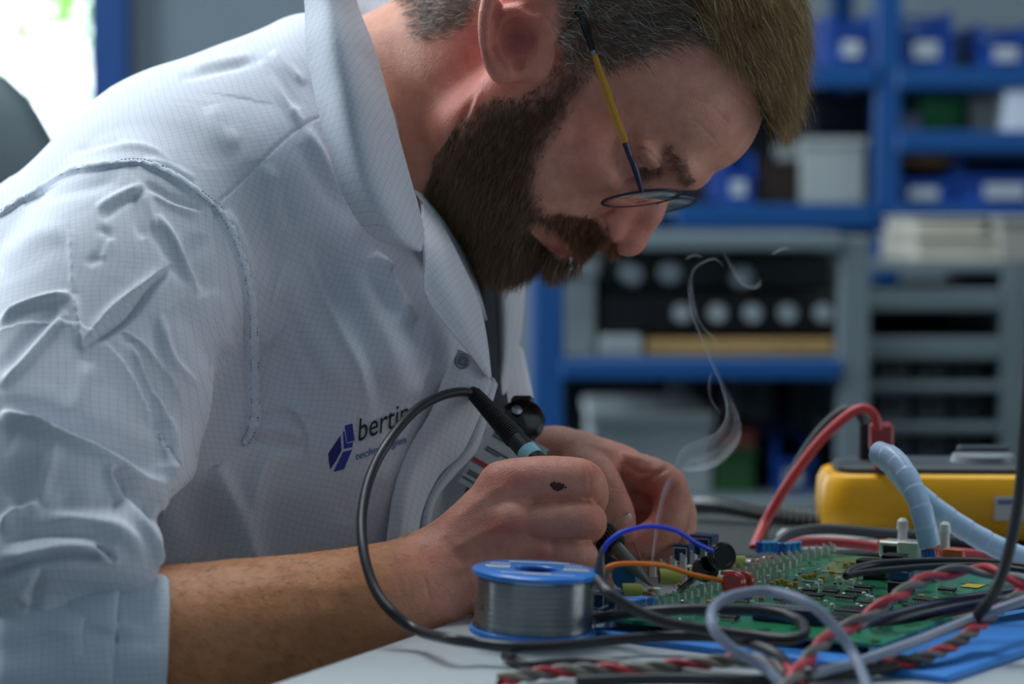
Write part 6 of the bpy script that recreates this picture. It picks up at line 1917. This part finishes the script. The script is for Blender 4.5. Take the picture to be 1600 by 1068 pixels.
# ================================================================ printed emblem on the coat chest
def on_coat(px, py):
    idx = SURF_I; d = ((pxc[idx] - np.array([px, py])) ** 2).sum(1); k = idx[np.argsort(d)[:6]]
    return M(px, py, CV[k, 1].mean() / 1000) / 1000, nrm(CN[k].mean(0))
def decal(name, loops, mat, parent, h_=.0004, sub=4):
    """loops of pixel polygons laid on the cloth"""
    mb = MB()
    for lp in loops:
        q = []; n_l = []
        for p in lp: a, n = on_coat(*p); q.append(a); n_l.append(n)
        na = nrm(np.mean(n_l, 0)); q = [a + na * h_ for a in q]
        m = len(q); V = q + [a - na * .0003 for a in q]
        F = [tuple(range(m)), tuple(range(m, 2 * m))[::-1]] + [(i, i + m, (i + 1) % m + m, (i + 1) % m) for i in range(m)]
        mb.add(V, F)
    return mb.build(name, mat, parent, smooth=False)
c4 = lambda x, y: (480 + x / 6.675, 600 + y / 6.675)
lg = simple('emblem_blue', '27389a', .6); lgd = simple('emblem_dark_blue', '1f1f78', .6); lgm = simple('emblem_text_blue', '3a5ba0', .6); lk = simple('emblem_black', '101216', .6)
decal('printed_emblem', [[c4(*p) for p in [(222, 720), (348, 532), (360, 690), (300, 800), (242, 885), (226, 800)]]], lgd, coat)
decal('printed_emblem', [[c4(*p) for p in [(375, 705), (470, 680), (385, 885), (270, 915)]],
                         [c4(*p) for p in [(392, 430), (472, 410), (496, 585), (418, 608)]],
                         [c4(*p) for p in [(374, 495), (388, 488), (412, 620), (478, 604), (470, 655), (382, 674)]]], lg, coat)
def text_mesh(txt, A, Bp, height_px, shear, mat, name, wob=0.0):
    cu = bpy.data.curves.new('t', 'FONT'); cu.body = txt; cu.size = 1.0; cu.resolution_u = 3
    to = bpy.data.objects.new('t', cu); SC.collection.objects.link(to)
    dg = bpy.context.evaluated_depsgraph_get(); me = bpy.data.meshes.new_from_object(to.evaluated_get(dg))
    v = np.empty(len(me.vertices) * 3, np.float32); me.vertices.foreach_get('co', v); v = v.reshape(-1, 3)
    F = [tuple(p.vertices) for p in me.polygons]
    bpy.data.objects.remove(to)
    A = np.array(A, float); Bp = np.array(Bp, float); w_ = v[:, 0].max(); d = (Bp - A) / w_
    upv = np.array([shear, -height_px])
    px = A + v[:, :1] * d + v[:, 1:2] * upv
    fr_ = v[:, 0] / w_
    px[:, 1] -= wob * fr_ ** 2
    q = []
    for p in px:
        a, n = on_coat(*p); q.append(a + nrm([.1, -1, .1]) * .0006)
    q = np.array(q)
    # smooth depth: fit plane in depth
    Am = np.c_[px, np.ones(len(px))]; co, *_ = np.linalg.lstsq(Am, q[:, 1], rcond=None)
    Aq = np.c_[px[:, 0] ** 2 / 1e4, px[:, 0] * px[:, 1] / 1e4, px[:, 1] ** 2 / 1e4, px / 100, np.ones(len(px))]; co, *_ = np.linalg.lstsq(Aq, q[:, 1], rcond=None)
    dep = Aq @ co - .0006
    q = np.array([P(p[0], p[1], dd) for p, dd in zip(px, dep)])
    m = len(q)
    V = np.concatenate([q, q + [0, .0003, 0]])
    return mesh_obj(name, V, F + [tuple(i + m for i in f)[::-1] for f in F], mat, coat, smooth=False)
text_mesh('bertin', (558, 690), (638, 660), 52, 3, lk, 'printed_word')
text_mesh('technologies', (555, 719), (635, 691), 17, 2, lgm, 'printed_word')

# ================================================================ smoke
def smoke_material():
    m, nt, N, L, b = new_mat('solder_smoke')
    at = N.new('ShaderNodeAttribute'); at.attribute_name = 'dens'
    b.inputs['Base Color'].default_value = (.80, .87, .95, 1); b.inputs['Roughness'].default_value = 1; b.inputs['Specular IOR Level'].default_value = 0
    b.inputs['Subsurface Weight'].default_value = 0
    L.new(at.outputs['Fac'], b.inputs['Alpha'])
    return m
smk_m = smoke_material()
smoke = empty('smoke', it, 'thin wisp of pale smoke rising from the soldering iron tip', 'smoke')
def wisp(pts, dens, n=9, edge=0.0):
    """pts (px,py,depth,half width px); a drifting sheet, densest along one rim"""
    C = catmull([P(*p[:3]) for p in pts], 10); W_ = catmull([[p[3], 0, 0] for p in pts], 10)[:, 0]
    tg = np.gradient(C, axis=0); tg /= np.linalg.norm(tg, axis=1, keepdims=True)
    sd = np.cross(tg, [0, 1, 0]); sd /= np.linalg.norm(sd, axis=1, keepdims=True) + 1e-9
    t = np.linspace(-1, 1, n); m = len(C)
    G = C[:, None] + sd[:, None] * (t[None, :, None] * (W_ * C[:, 1] / FPX)[:, None, None]) + np.array([0, 1, 0]) * (.006 * np.cos(t * 2.2))[None, :, None]
    prof = (1 - t ** 2) ** 1.5 * (1 + edge * t) if edge == 0 else np.clip((1 - np.abs(t) ** 6), 0, 1) * (.25 + .75 * np.clip((t * edge + 1) / 2, 0, 1) ** 3)
    lf = np.clip(np.minimum(np.linspace(0, 1, m), np.linspace(1, 0, m)) * 6, 0, 1)
    D = dens * prof[None] * lf[:, None]
    V = G.reshape(-1, 3); F = grid_faces(m, n)
    o = mesh_obj('wisp', V, F, smk_m, smoke, cols={'dens': np.repeat(D.reshape(-1, 1), 3, 1)})
wisp([(1019, 905, 1.225, 2), (1020, 870, 1.24, 3), (1024, 840, 1.27, 4), (1030, 800, 1.30, 5), (1040, 765, 1.33, 7), (1055, 735, 1.36, 9)], 0.26)
wisp([(1058, 738, 1.40, 8), (1075, 712, 1.40, 18), (1100, 705, 1.40, 24), (1128, 690, 1.40, 22), (1142, 660, 1.40, 14), (1140, 630, 1.40, 8), (1128, 600, 1.40, 5)], 0.51, edge=1)
wisp([(1060, 730, 1.405, 6), (1090, 725, 1.405, 12), (1120, 712, 1.405, 14), (1148, 682, 1.405, 10), (1150, 650, 1.405, 5), (1138, 620, 1.405, 3)], 0.44, edge=-1)
wisp([(1140, 640, 1.40, 5), (1128, 600, 1.40, 4), (1112, 565, 1.40, 3.5), (1098, 530, 1.40, 3), (1084, 495, 1.40, 4), (1078, 460, 1.40, 4), (1076, 430, 1.40, 3)], 0.31)
wisp([(1132, 560, 1.41, 2), (1118, 530, 1.41, 2.5), (1098, 510, 1.41, 2.5), (1086, 480, 1.41, 3), (1080, 440, 1.41, 3), (1086, 418, 1.41, 3), (1112, 404, 1.41, 3), (1126, 410, 1.41, 2), (1132, 422, 1.41, 2)], 0.22)
wisp([(1130, 650, 1.42, 2), (1112, 625, 1.42, 2.5), (1108, 600, 1.42, 3), (1112, 580, 1.42, 2)], 0.17)
wisp([(1128, 390, 1.42, 2), (1140, 410, 1.42, 4), (1162, 440, 1.42, 8), (1182, 446, 1.42, 6), (1190, 434, 1.42, 2)], 0.17)
wisp([(1070, 405, 1.42, 2), (1085, 398, 1.42, 3), (1100, 402, 1.42, 2)], 0.20)
wisp([(1205, 398, 1.42, 2), (1222, 388, 1.42, 3), (1236, 388, 1.42, 2)], 0.20)
# solder wire fed by the left hand
sw = MB().tube([P(988, 846, 1.346), P(1000, 870, 1.30), P(1012, 900, 1.25), P(1019, 915, 1.226)], .0005, 6).build('solder_wire', sold_m, None)
tag(sw, 'short thin solder wire between left fingertips and iron tip', 'wire')
